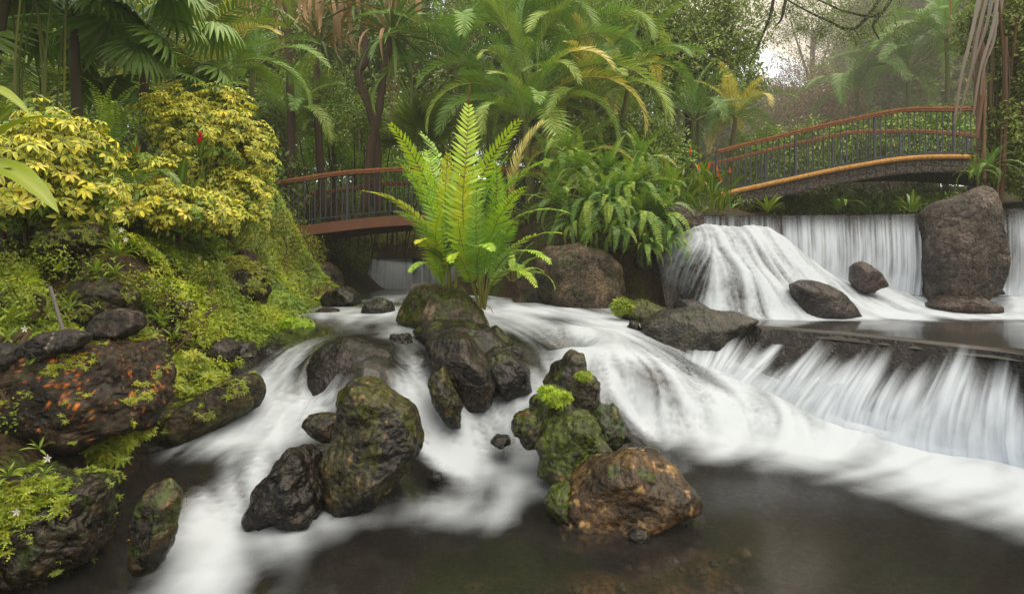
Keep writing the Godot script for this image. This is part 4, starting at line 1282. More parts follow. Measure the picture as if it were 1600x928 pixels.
func build_leaf_kinds() -> void:
	var k := 0
	var kinds := {
		"fern": {"L": 1.5, "pairs": 31, "ll": 0.21, "lw": 0.032, "bare": 0.26, "droop": 0.35, "lift": 0.12, "taper": 0.35, "a0": 1.3, "a1": 0.8, "thick": 0.009},
		"sword": {"L": 0.9, "pairs": 26, "ll": 0.10, "lw": 0.021, "bare": 0.06, "droop": 0.3, "lift": 0.05, "taper": 0.25, "a0": 1.4, "a1": 1.1, "thick": 0.004},
		"areca": {"L": 2.3, "pairs": 46, "ll": 0.52, "lw": 0.025, "bare": 0.14, "droop": 0.55, "lift": 0.35, "taper": 0.42, "a0": 1.0, "a1": 0.55, "thick": 0.014},
		"ladder": {"L": 2.2, "pairs": 30, "ll": 0.42, "lw": 0.05, "bare": 0.12, "droop": 0.4, "lift": 0.2, "taper": 0.5, "a0": 1.25, "a1": 0.8, "thick": 0.012},
	}
	var looks := {
		"fern": [[Color(0.325, 0.520, 0.036), Color(0.487, 0.650, 0.048)], [Color(0.227, 0.439, 0.048), Color(0.357, 0.568, 0.048)], [Color(0.455, 0.552, 0.032), Color(0.585, 0.617, 0.048)], [Color(0.162, 0.357, 0.065), Color(0.325, 0.535, 0.081)]],
		"sword": [[Color(0.137, 0.302, 0.058), Color(0.215, 0.390, 0.058)], [Color(0.098, 0.234, 0.058), Color(0.176, 0.332, 0.058)], [Color(0.254, 0.390, 0.049), Color(0.332, 0.468, 0.058)]],
		"areca": [[Color(0.156, 0.313, 0.072), Color(0.244, 0.400, 0.085)], [Color(0.114, 0.244, 0.064), Color(0.199, 0.342, 0.085)], [Color(0.244, 0.385, 0.072), Color(0.371, 0.485, 0.101)], [Color(0.570, 0.541, 0.143), Color(0.740, 0.626, 0.228)]],
		"ladder": [[Color(0.170, 0.255, 0.034), Color(0.255, 0.323, 0.034)], [Color(0.085, 0.170, 0.034), Color(0.136, 0.221, 0.034)], [Color(0.391, 0.289, 0.060), Color(0.510, 0.238, 0.051)]],
	}
	for kind in kinds:
		F[kind] = []
		for look in looks[kind]:
			var set_ := []
			for bend in [0.5, 1.0, 1.6, 2.3]:
				k += 1
				var o: Dictionary = kinds[kind].duplicate()
				o.col = look[0]
				o.tip = look[1]
				o.stem = Color(0.24, 0.24, 0.05) if kind == "fern" else (look[0] as Color).lerp(Color(0.25, 0.2, 0.05), 0.55)
				o.bend = bend
				set_.append(frond(o, 900 + k))
			F[kind].append(set_)
	F["fan"] = []
	for q in 4:
		F.fan.append(fan_leaf(0.9, 0.62, 26, 0.25 + 0.15 * q, Color(0.085, 0.165, 0.028) * (1.0 + 0.25 * q), Color(0.16, 0.24, 0.035), 40 + q))
	F["pleated"] = []
	for q in 2:
		F.pleated.append(fan_leaf(0.5, 0.7, 22, 0.1, Color(0.160, 0.240, 0.048), Color(0.224, 0.304, 0.064), 60 + q, 1.5))
	F["broad"] = []
	for q in 4:
		F.broad.append(blade(0.9, 0.16, 0.5 + 0.35 * q, 0.25, [Color(0.14, 0.24, 0.02), Color(0.22, 0.30, 0.02), Color(0.09, 0.18, 0.03), Color(0.06, 0.13, 0.03)][q], Color(0.3, 0.36, 0.08), 70 + q, 0.1, 12, 0.06))
	F["lance"] = []
	for q in 4:
		F.lance.append(blade(0.5, 0.085, 0.4 + 0.4 * q, 0.3, [Color(0.11, 0.21, 0.02), Color(0.17, 0.26, 0.02), Color(0.07, 0.15, 0.025), Color(0.22, 0.28, 0.02)][q], Color(0.22, 0.3, 0.06), 80 + q, 0.08, 7, 0.03))
	F["strap"] = []
	for q in 4:
		F.strap.append(blade(0.9, 0.05, 0.7 + 0.5 * q, 0.4, [Color(0.10, 0.18, 0.04), Color(0.08, 0.15, 0.04), Color(0.22, 0.27, 0.04), Color(0.32, 0.21, 0.11)][q], [Color(0.12, 0.17, 0.05), Color(0.12, 0.17, 0.05), Color(0.2, 0.25, 0.05), Color(0.28, 0.18, 0.1)][q], 90 + q, 0.0, 9))
	F["whorl"] = []
	for q in 8:
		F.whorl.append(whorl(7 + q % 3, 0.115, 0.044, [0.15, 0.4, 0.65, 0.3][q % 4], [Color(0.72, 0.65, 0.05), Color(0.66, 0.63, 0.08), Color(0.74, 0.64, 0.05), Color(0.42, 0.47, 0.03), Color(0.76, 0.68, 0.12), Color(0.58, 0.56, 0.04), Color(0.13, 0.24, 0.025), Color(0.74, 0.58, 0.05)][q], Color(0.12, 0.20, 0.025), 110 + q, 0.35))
	F["spray"] = []
	for q in 3:
		F.spray.append(spray(26, 0.6, 0.17, 0.07, 0.35, 130 + q))
	F["fine"] = []
	for q in 3:
		F.fine.append(spray(34, 0.6, 0.10, 0.045, 0.1, 140 + q))
	F["tuft"] = []
	for q in 3:
		F.tuft.append(tuft(9, 0.06, 150 + q))


func pick(kind: String, look: int, droopy: float) -> Array:
	var a: Array = F[kind][look % F[kind].size()]
	return a[clampi(int(droopy * 4.0 + r(-0.6, 0.6)), 0, 3)]


func ground_at(x: float, z: float) -> float:
	return ground_f.at(x, z)


# A palm: crown at c, trunk down to the ground below root, fronds of length L all round.
func palm(called: String, label: String, c: Vector3, root: Vector3, tr: float, n: int, L: float, kind: String, looks: Array, sd: int, low := -0.35, trunk := Color(0.07, 0.062, 0.04)) -> Node3D:
	rng.seed = sd
	root.y = ground_at(root.x, root.z) - 0.1
	var o := thing(called, label, "palm", root)
	var b := MB.new()
	var pts := []
	var rad := []
	var steps := 22
	for k in steps + 1:
		var s := float(k) / steps
		pts.append(root.lerp(c, s) - root + Vector3(sin(s * 2.5 + sd) * 0.06, 0, 0) * (1.0 - s) * s * 4.0)
		rad.append(tr * (1.15 - 0.3 * s) * (1.12 if k % 2 == 0 else 1.0))
	tube(b, pts, rad, 9, trunk, trunk.lerp(Color(0.13, 0.15, 0.05), 0.6))
	put("trunk", b.done(true), M.bark, o)
	for k in n:
		var s := (k + 0.5) / n
		var az := k * 2.399 + r(-0.25, 0.25)
		var el := lerpf(1.35, low, pow(s, 0.8)) + r(-0.12, 0.12)
		var dir := Vector3(cos(az) * cos(el), sin(el), sin(az) * cos(el))
		var l := L * r(0.8, 1.1) * lerpf(0.85, 1.0, s)
		grow("frond", pick(kind, looks[rng.randi() % looks.size()], 0.2 + s * 0.75), M.leaf, o, c, c + dir * l * 0.82, r(-0.35, 0.35))
	return o


# Leafy twigs spread through blobs [centre, radii]; denser to the outside.
func leaves(blobs: Array, per_m2: float, kind: String, col: Color, spread: float, scale: float, sd: int, parent: Node3D, m: Material, called := "foliage") -> void:
	rng.seed = sd
	var places := [[], [], []]
	var cols := [[], [], []]
	for q in blobs:
		var c: Vector3 = q[0]
		var R: Vector3 = q[1]
		var n := int(per_m2 * (R.x * R.y + R.x * R.z + R.y * R.z) * 4.0)
		for k in n:
			var d := Vector3(r(-1, 1), r(-1, 1), r(-1, 1))
			while d.length() > 1.0 or d.length() < 0.05:
				d = Vector3(r(-1, 1), r(-1, 1), r(-1, 1))
			var u := d.normalized()
			d = u * pow(d.length(), 0.6)
			d *= 1.0 + 0.35 * n_mid.get_noise_3dv(c * 3.0 + u * 2.4)
			var p := c + d * R
			var y := (UPV + u * 0.9 + Vector3(r(-0.5, 0.5), r(-0.3, 0.3), r(-0.5, 0.5))).normalized()
			var x := y.cross(Vector3(r(-1, 1), r(-1, 1), r(-1, 1))).normalized()
			var s := scale * r(0.7, 1.25)
			var t := Transform3D(Basis(x * s, y * s, x.cross(y) * s), p)
			var w := rng.randi() % 3
			places[w].append(t)
			cols[w].append(tint(col * (1.0 + 0.35 * n_mid.get_noise_3dv(p * 2.2)), spread))
	for w in 3:
		if places[w].size():
			many(called, F[kind][w], m, places[w], cols[w], parent, parent.position if parent else Vector3.ZERO)


func limbs(o: Node3D, root: Vector3, top: Vector3, tr: float, blobs: Array, col: Color) -> void:
	var b := MB.new()
	var mid := root.lerp(top, 0.5) + Vector3(r(-0.2, 0.2), 0, r(-0.2, 0.2))
	var pts := smooth_path([root - root, mid - root, top - root], 6)
	var rad := []
	for k in pts.size():
		rad.append(tr * (1.2 - 0.7 * k / pts.size()))
	tube(b, pts, rad, 8, col)
	put("trunk", b.done(true), M.bark, o)
	for q in blobs:
		var a := root.lerp(top, r(0.55, 1.0))
		var e: Vector3 = q[0]
		var l := MB.new()
		var lp := smooth_path([a - root, a.lerp(e, 0.5) - root + Vector3(r(-0.2, 0.2), r(0, 0.3), r(-0.2, 0.2)), e - root], 5)
		var lr := []
		for k in lp.size():
			lr.append(tr * 0.45 * (1.1 - 0.9 * k / lp.size()))
		tube(l, lp, lr, 6, col)
		put("limb", l.done(true), M.bark, o)


# A broadleaf tree; blobs are given as [bearing x, bearing y, distance, radius x, radius y, radius z]
func tree(called: String, label: String, root_x: float, d: float, tr: float, blobs_in: Array, per: float, kind: String, col: Color, scale: float, sd: int, group := "") -> Node3D:
	rng.seed = sd
	var root := at(root_x, 300, d)
	root.y = ground_at(root.x, root.z) - 0.1
	var o := thing(called, label, "tree", root, group)
	var blobs := []
	var top := Vector3.ZERO
	for q in blobs_in:
		var c := at(q[0], q[1], q[2])
		blobs.append([c, Vector3(q[3], q[4], q[5])])
		top += c / blobs_in.size()
	limbs(o, root, Vector3(lerpf(root.x, top.x, 0.6), top.y, lerpf(root.z, top.z, 0.6)), tr, blobs, Color(0.055, 0.045, 0.035))
	leaves(blobs, per, kind, col, 0.25, scale, sd + 1, o, M.leaf, "crown")
	return o


func shrub(called: String, label: String, category: String, blobs_in: Array, per: float, kind: String, col: Color, scale: float, sd: int, m: Material = null, group := "") -> Node3D:
	rng.seed = sd
	var blobs := []
	var mid := Vector3.ZERO
	for q in blobs_in:
		var c := at(q[0], q[1], q[2])
		blobs.append([c, Vector3(q[3], q[4], q[5])])
		mid += c / blobs_in.size()
	var root := Vector3(mid.x, ground_at(mid.x, mid.z), mid.z)
	var o := thing(called, label, category, root, group)
	var b := MB.new()
	for q in blobs:
		for k in 3:
			var e: Vector3 = q[0] - root + Vector3(r(-1, 1), r(-0.5, 0.5), r(-1, 1)) * q[1] * 0.6
			var a := Vector3(r(-0.1, 0.1), -0.05, r(-0.1, 0.1)) + Vector3(e.x, 0, e.z) * 0.5
			tube(b, smooth_path([a, a.lerp(e, 0.5) + Vector3(r(-0.1, 0.1), 0.05, r(-0.1, 0.1)), e], 4), [0.02, 0.019, 0.018, 0.017, 0.016, 0.014, 0.012, 0.01, 0.006], 5, Color(0.06, 0.045, 0.03))
	put("stem", b.done(true), M.bark, o)
	leaves(blobs, per, kind, col, 0.25, scale, sd + 1, o, m if m else M.leaf)
	return o


# A clump of leaves of one kind growing from root; tips: [x, y, d] bearings, or made at random.
func clump(called: String, label: String, category: String, root: Vector3, kind: String, picks: Array, n: int, L: float, sd: int, el0: float, el1: float, m: Material, part := "leaf", roll := 0.3, group := "") -> Node3D:
	rng.seed = sd
	var o := thing(called, label, category, root, group)
	for k in n:
		var s := (k + 0.5) / n
		var az := k * 2.399 + r(-0.4, 0.4)
		var el := lerpf(el0, el1, s) + r(-0.12, 0.12)
		var dir := Vector3(cos(az) * cos(el), sin(el), sin(az) * cos(el))
		var v = F[kind][picks[rng.randi() % picks.size()]]
		if v[0] is Array:
			v = v[clampi(int((0.3 + s * 0.7) * 4.0), 0, 3)]
		var a := root + Vector3(dir.x, 0, dir.z) * L * 0.04
		grow(part, v, m, o, a, a + dir * L * r(0.75, 1.1), r(-roll, roll))
	return o


func blobs_row(x0: float, x1: float, y0: float, y1: float, d: float, n: int, R: float) -> Array:
	var out := []
	for k in n:
		out.append([r(x0, x1), r(y0, y1), d + r(-0.6, 0.6), R * r(0.8, 1.2), R * r(0.7, 1.1), R * r(0.7, 1.0)])
	return out


func build_central_fern() -> void:
	var root := at(722, 470, 6.55)
	var o := thing("giant_fern", "huge bright yellow-green fern growing on the mossy rock in midstream", "fern", at(720, 488, 6.55))
	# [base x, base y, tip x, tip y, tip distance, look, bend 0..3, roll]
	var list := [
		[700, 478, 610, 194, 6.2, 0, 1, 0.5], [702, 478, 630, 258, 6.1, 1, 1, 0.3], [698, 480, 566, 298, 5.9, 2, 2, 0.0], [704, 476, 668, 235, 6.7, 1, 1, -0.5],
		[706, 476, 700, 240, 6.2, 2, 0, 0.7], [708, 474, 732, 164, 6.5, 0, 0, 1.2], [712, 474, 812, 188, 6.3, 0, 1, -0.5], [700, 480, 618, 330, 5.9, 1, 2, 0.2], [698, 482, 652, 380, 5.8, 2, 3, 0.3],
		[704, 478, 690, 330, 5.9, 0, 2, 0.6], [706, 476, 656, 205, 6.9, 3, 1, 0.4], [710, 476, 770, 235, 6.8, 1, 1, -0.7],
		[752, 480, 745, 296, 5.9, 3, 0, 0.4], [754, 480, 776, 258, 6.2, 1, 1, -0.8], [756, 480, 822, 292, 6.0, 0, 2, -0.2], [757, 480, 858, 250, 6.5, 1, 2, -0.3], [758, 482, 876, 364, 6.0, 0, 2, 0.0],
		[758, 484, 860, 412, 5.8, 1, 3, 0.0], [754, 482, 806, 345, 5.8, 3, 2, -0.4], [750, 482, 716, 345, 5.8, 0, 2, 0.5], [758, 484, 895, 335, 6.2, 1, 3, 0.1], [756, 484, 838, 448, 5.8, 0, 3, 0.0],
		[750, 482, 728, 258, 6.0, 2, 1, 0.8], [752, 484, 770, 392, 5.7, 1, 3, 0.2], [748, 484, 705, 410, 5.7, 0, 3, 0.3], [756, 482, 800, 235, 6.6, 3, 1, -0.4], [696, 484, 640, 425, 5.8, 1, 3, 0.0],
	]
	for q in list:
		grow("frond", F.fern[q[5]][q[6]], M.leaf, o, at(q[0], q[1], 6.4), at(q[2], q[3], q[4]), q[7])
	# dead stubs round the foot
	rng.seed = 8
	for k in 16:
		var a := at(752 + r(-10, 10), 478, 6.5)
		grow("stub", F.strap[3], M.leaf_dull, o, a, a + Vector3(r(-0.1, 0.1), -r(0.03, 0.1), r(0.0, 0.1)), r(-1, 1))
	for k in 12:
		var a := at(672 + r(-12, 18), 452 + r(-6, 10), 6.4)
		grow("dead_leaf", F.strap[3], M.leaf_dull, o, a, a + Vector3(r(-0.3, 0.1), -r(0.0, 0.2), r(0.0, 0.15)), r(-1, 1))
	var sp := clump("bird_nest_plant", "rosette of broad glossy leaves at the foot of the giant fern", "plant", at(700, 425, 6.4), "broad", [2, 3], 13, 0.42, 31, 1.2, 0.2, M.leaf_glossy)
	clump("leafy_seedling", "small bright serrated plant growing out of the fern rock", "plant", at(706, 505, 6.2), "lance", [0, 1], 12, 0.16, 32, 1.2, -0.2, M.leaf)
	clump("young_fern", "small feathery fern leaning over the water beside the big fern", "fern", at(800, 440, 6.6), "fern", [0, 1], 9, 0.5, 33, 1.1, -0.3, M.leaf, "frond")
	# red-brown palm spear behind it
	var s := thing("palm_spear", "rust-red unopened palm frond standing up behind the giant fern", "palm frond", at(728, 240, 8.6))
	var red := frond({"L": 1.5, "pairs": 30, "ll": 0.3, "lw": 0.03, "bare": 0.1, "bend": 0.1, "col": Color(0.24, 0.07, 0.02), "tip": Color(0.30, 0.09, 0.02), "a0": 0.3, "a1": 0.2, "lift": 0.1, "taper": 0.5}, 77)
	grow("frond", red, M.leaf, s, at(726, 250, 8.6), at(735, 132, 8.6), 0.4)


func build_sword_ferns() -> void:
	rng.seed = 300
	# several plants hang over the big brown boulder: [x, y, d, fronds, length]
	var spots := [[925, 318, 9.0, 22, 0.85, "sword fern whose fronds hang over the big brown boulder"], [985, 300, 9.0, 26, 0.95, "fullest sword fern with long arching fronds above the dark hollow"], [1030, 345, 8.8, 20, 0.8, "sword fern drooping past the dark square-edged rock"], [960, 360, 8.7, 20, 0.7, "low sword fern fringe touching the boulder top"], [905, 270, 9.8, 18, 0.85, "sword fern at the foot of the palm clump"], [1000, 255, 9.9, 20, 0.9, "upper sword fern below the orange flowers"], [1010, 385, 8.6, 14, 0.55, "yellow-tipped sword fern hanging into the hollow"], [870, 320, 9.3, 16, 0.8, "shaded sword fern beside the palm stems"], [945, 275, 9.5, 20, 0.8, "sword fern just behind the fullest one"], [1045, 300, 9.4, 18, 0.75, "sword fern beside the heliconia leaves"], [900, 350, 8.95, 20, 0.7, "sword fern brushing the left of the boulder top"], [1000, 335, 8.75, 24, 0.8, "sword fern in the middle of the hanging mass"], [950, 320, 8.85, 24, 0.8, "thick sword fern over the boulder shoulder"], [1045, 375, 8.6, 14, 0.5, "last sword fern before the white mound"], [885, 240, 10.4, 18, 0.8, "pale sword fern under the arching palm"]]
	for q in spots:
		var root := at(q[0], q[1], q[2])
		var o := thing("sword_fern", q[5], "fern", root)
		for k in int(q[3] * 2.4):
			var s: float = float(k) / (q[3] * 2.4)
			var az := r(-0.35, PI + 0.35) if k % 4 else r(PI, TAU)
			var el := lerpf(1.1, -1.15, s) + r(-0.2, 0.2)
			var dir := Vector3(cos(az) * cos(el), sin(el), sin(az) * cos(el))
			grow("frond", pick("sword", rng.randi() % 3, 0.3 + 0.7 * s), M.leaf, o, root, root + Vector3(r(-0.15, 0.15), r(-0.1, 0.1), r(-0.1, 0.1)) + dir * q[4] * r(0.5, 0.85), r(-0.3, 0.3))


func flower_spike(o: Node3D, where: Vector3, h: float, col: Color, sd: int) -> void:
	rng.seed = sd
	var b := MB.new()
	for k in 16:
		var s := k / 16.0
		var th := k * 2.4
		var p := where + Vector3(0, s * h, 0)
		var out := Vector3(cos(th), 0.6, sin(th)).normalized()
		var side := out.cross(UPV).normalized() * h * 0.09
		var l := h * 0.24 * (1.1 - s * 0.7)
		var c := tint(col, 0.2)
		var a := b.p(p - side, c)
		var e := b.p(p + side, c)
		var t := b.p(p + out * l * 0.6 + side + Vector3(0, l * 0.2, 0), c)
		var u := b.p(p + out * l * 0.6 - side + Vector3(0, l * 0.2, 0), c)
		var f := b.p(p + out * l + Vector3(0, l * 0.7, 0), c)
		b.quad(a, e, t, u)
		b.t(u, t, f)
	var m := b.done()
	var mi := put("flower", m, M.petal, o)
	mi.position = -o.position


func build_heliconia() -> void:
	rng.seed = 500
	var o := thing("heliconia_patch", "patch of narrow green leaves with orange flowers at the bridge end", "plant", at(1095, 325, 10.0))
	for k in 190:
		var a := at(r(1030, 1142), r(278, 335), r(9.6, 10.8))
		var e := a + Vector3(r(-0.22, 0.25), r(0.08, 0.34), r(-0.1, 0.3))
		grow("leaf", F.lance[rng.randi() % 4], M.leaf, o, a, e, r(-0.6, 0.6))
	for q in [[1079, 238], [1038, 245], [1040, 255], [1053, 253], [1092, 262], [1121, 265], [1123, 276], [1141, 268], [1127, 283], [988, 246], [1100, 283], [1108, 262]]:
		var p := at(q[0], q[1], 10.0)
		flower_spike(o, p - Vector3(0, 0.03, 0), 0.09, Color(0.85, 0.17, 0.02), int(q[0]))
		var b := MB.new()
		tube(b, [p - o.position - Vector3(0, 0.05, 0), p - o.position - Vector3(0.03, 0.5, 0.05)], [0.006, 0.008], 4, Color(0.1, 0.18, 0.03))
		put("stalk", b.done(), M.leaf, o)


func whorl_bush(label: String, blobs_in: Array, n: int, scale: float, sd: int) -> void:
	rng.seed = sd
	var mid := Vector3.ZERO
	for q in blobs_in:
		mid += at(q[0], q[1], q[2]) / blobs_in.size()
	var root := Vector3(mid.x, ground_at(mid.x, mid.z), mid.z)
	var o := thing("umbrella_bush", label, "bush", root, "yellow variegated bushes")
	var rest := []
	var restc := []
	var stems := MB.new()
	for q in blobs_in:
		var c := at(q[0], q[1], q[2])
		var R := Vector3(q[3], q[4], q[5])
		tube(stems, smooth_path([Vector3((c - root).x * 0.4, -0.1, (c - root).z * 0.4), (c - root) * 0.6, c - root], 4), [0.02, 0.02, 0.018, 0.018, 0.016, 0.014, 0.012, 0.01, 0.008], 5, Color(0.09, 0.065, 0.04))
		var share := int(n * R.x * R.y / total_area(blobs_in))
		for k in share:
			var u := Vector3(r(-1, 1), r(-0.75, 1), r(-0.35, 1)).normalized()
			var rr := r(0.62, 1.12) * (1.0 + 0.5 * n_mid.get_noise_3dv(u * 3.0 + c * 2.0))
			var p := c + u * R * rr
			var y := (u * 0.8 + UPV * 0.7 + Vector3(r(-0.4, 0.4), r(-0.2, 0.2), r(-0.4, 0.4))).normalized()
			var x := y.cross(Vector3(r(-1, 1), r(-1, 1), r(-1, 1))).normalized()
			var s := scale * r(0.75, 1.2)
			var deep := rr < 0.8
			var t := Transform3D(Basis(x * s, y * s, x.cross(y) * s), p - root)
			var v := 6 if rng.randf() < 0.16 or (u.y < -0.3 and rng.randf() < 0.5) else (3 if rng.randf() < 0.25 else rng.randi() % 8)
			if k < share * 280 / n:
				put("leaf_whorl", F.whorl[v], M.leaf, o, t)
			else:
				t.origin += root
				rest.append(t)
				restc.append(tint(Color(1, 1, 1), 0.1))
		# dark green inner leaves fill the heart of the bush
	put("stem", stems.done(true), M.bark, o)
	if rest.size():
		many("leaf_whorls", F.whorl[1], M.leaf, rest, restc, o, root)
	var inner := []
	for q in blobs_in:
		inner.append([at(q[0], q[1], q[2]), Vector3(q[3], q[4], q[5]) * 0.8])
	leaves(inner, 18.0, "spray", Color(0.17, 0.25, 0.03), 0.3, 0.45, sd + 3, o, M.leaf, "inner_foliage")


func total_area(blobs: Array) -> float:
	var s := 0.0
	for q in blobs:
		s += q[3] * q[4]
	return s


func build_left_garden() -> void:
	whorl_bush("yellow variegated umbrella bush with big leaves at the top of the left bank", [[20, 290, 4.6, 0.45, 0.32, 0.4], [100, 250, 4.9, 0.40, 0.33, 0.35], [130, 310, 4.9, 0.35, 0.22, 0.3], [-60, 260, 4.6, 0.4, 0.4, 0.4], [80, 200, 5.1, 0.25, 0.15, 0.25]], 800, 0.72, 401)
	whorl_bush("tall yellow umbrella bush beside the steel bridge railing", [[330, 220, 7.2, 0.55, 0.40, 0.5], [280, 190, 7.3, 0.45, 0.35, 0.45], [385, 250, 7.5, 0.35, 0.45, 0.4], [340, 165, 7.6, 0.35, 0.22, 0.3], [360, 310, 7.2, 0.45, 0.35, 0.4]], 1500, 0.64, 402)
	whorl_bush("low yellow umbrella bush trailing over the bank edge", [[190, 320, 5.7, 0.30, 0.2, 0.3], [250, 325, 5.9, 0.4, 0.22, 0.35], [310, 335, 6.3, 0.38, 0.22, 0.35], [225, 280, 6.2, 0.35, 0.25, 0.3]], 700, 0.7, 403)
	# broad ginger leaves at the near left
	var o := thing("ginger_plant", "broad bright ginger leaves reaching in over the yellow bush", "plant", at(-60, 330, 3.7))
	for q in [[-60, 260, 115, 182, 3.6, 1], [-40, 240, 48, 150, 3.7, 0], [-60, 130, 46, 180, 3.6, 1], [-60, 330, 30, 170, 3.8, 2], [-60, 250, 92, 334, 3.4, 1], [-60, 300, 20, 262, 3.5, 0]]:
		grow("leaf", F.broad[q[5]], M.leaf, o, at(q[0], q[1], 3.7), at(q[2], q[3], q[4]), 0.3)
	# red ginger flowers among dark green leaves
	rng.seed = 610
	for q in [[312, 232, 6.6, 0.17, "tall red ginger flower above the yellow leaves"], [212, 240, 6.2, 0.10, "red ginger flower in the shade behind the bank bushes"], [200, 250, 6.1, 0.08, "smaller red ginger flower beside the shaded one"], [281, 282, 6.1, 0.08, "red flower bud in the middle of the yellow leaves"], [305, 298, 6.1, 0.05, "tiny red bud below the yellow leaves"], [335, 366, 6.6, 0.14, "red ginger flower hanging at the edge of the green bank"]]:
		var p := at(q[0], q[1], q[2])
		var g := thing("red_ginger", q[4], "flower", p)
		flower_spike(g, p, q[3], Color(0.5, 0.012, 0.02), int(q[0]))
		for k in 5:
			grow("leaf", F.lance[[2, 0][k % 2]], M.leaf_glossy, g, p - Vector3(0, 0.12, 0), p + Vector3(r(-0.3, 0.3), r(-0.15, 0.2), r(0.0, 0.25)), r(-0.5, 0.5))
		var b := MB.new()
		tube(b, [Vector3(0, 0.02, 0), Vector3(0.02, -0.5, -0.1)], [0.007, 0.009], 4, Color(0.08, 0.14, 0.03))
		put("stalk", b.done(), M.leaf, g)
	clump("compound_leaf_plant", "dark green plant with paired oval leaflets between the yellow bushes", "plant", at(205, 300, 5.7), "ladder", [1], 9, 0.5, 620, 1.0, -0.1, M.leaf_glossy, "frond")
	clump("tall_grass_fern", "upright bright fern behind the first yellow bush", "fern", at(168, 250, 6.4), "sword", [0, 2], 16, 0.8, 621, 1.4, 0.4, M.leaf, "frond")
	# fan palms, dark, top left
	fan_palm("dark fan palm with a slim grey trunk in the left corner", at(112, 25, 6.9), at(118, 300, 6.9), 0.055, 15, 1.25, 630)
	fan_palm("fan palm with drooping glossy leaves over the yellow bush", at(225, 75, 7.6), at(215, 300, 7.8), 0.05, 13, 1.1, 631)
	fan_palm("near fan palm whose leaves fill the top left corner", at(10, -40, 6.0), at(-60, 330, 6.2), 0.06, 12, 1.2, 632)
	fan_palm("low young fan palm behind the yellow bush tops", at(285, 165, 8.2), at(285, 300, 8.3), 0.03, 8, 0.75, 633)
	palm("ladder_palm", "yellow-green palm with ladder-like fronds behind the fan palms", at(60, 160, 8.4), at(50, 300, 8.6), 0.05, 14, 1.7, "ladder", [0, 0, 1], 640)
	palm("ladder_palm", "bright palm half hidden behind the left fan palms", at(175, 110, 9.2), at(180, 300, 9.2), 0.05, 14, 1.9, "ladder", [0, 1], 641)
	palm("ladder_palm", "palm with tall upright pale fronds at the top left", at(300, 90, 9.8), at(300, 290, 10.0), 0.06, 13, 2.3, "ladder", [0, 1, 0], 642)
	# stalks standing in front of the fan palms
	rng.seed = 650
	for k in 9:
		var x := 8.0 + k * 11.0 + r(-4, 4)
		var b := MB.new()
		var p := at(x, 250, 5.6 + r(-0.3, 0.5))
		tube(b, smooth_path([Vector3(0, -0.4, 0), Vector3(r(-0.05, 0.1), 0.8, 0), Vector3(r(-0.1, 0.35), 1.8, 0)], 5), [0.012, 0.012, 0.011, 0.011, 0.01, 0.01, 0.01, 0.009, 0.008, 0.008, 0.007], 5, tint(Color(0.09, 0.11, 0.02), 0.3))
		var st := put("palm_stalk", b.done(true), M.leaf_dull)
		st.position = p
		tag(st, "thin upright green palm stalk in the left corner", "stalk", "palm stalks in the left corner")


func fan_palm(label: String, c: Vector3, root: Vector3, tr: float, n: int, L: float, sd: int) -> void:
	rng.seed = sd
	root.y = ground_at(root.x, root.z) - 0.1
	var o := thing("fan_palm", label, "palm", root)
	var b := MB.new()
	tube(b, [Vector3.ZERO, (c - root) * 0.5 + Vector3(0.03, 0, 0), c - root], [tr * 1.1, tr, tr * 0.9], 9, Color(0.09, 0.075, 0.055))
	put("trunk", b.done(true), M.bark, o)
	for k in n:
		var s := (k + 0.5) / n
		var az := k * 2.399 + r(-0.3, 0.3)
		var el := lerpf(1.25, -0.5, s) + r(-0.15, 0.15)
		var dir := Vector3(cos(az) * cos(el), sin(el), sin(az) * cos(el))
		grow("leaf", F.fan[rng.randi() % 4], M.leaf_glossy, o, c, c + dir * L * r(0.8, 1.1), r(-0.4, 0.4))


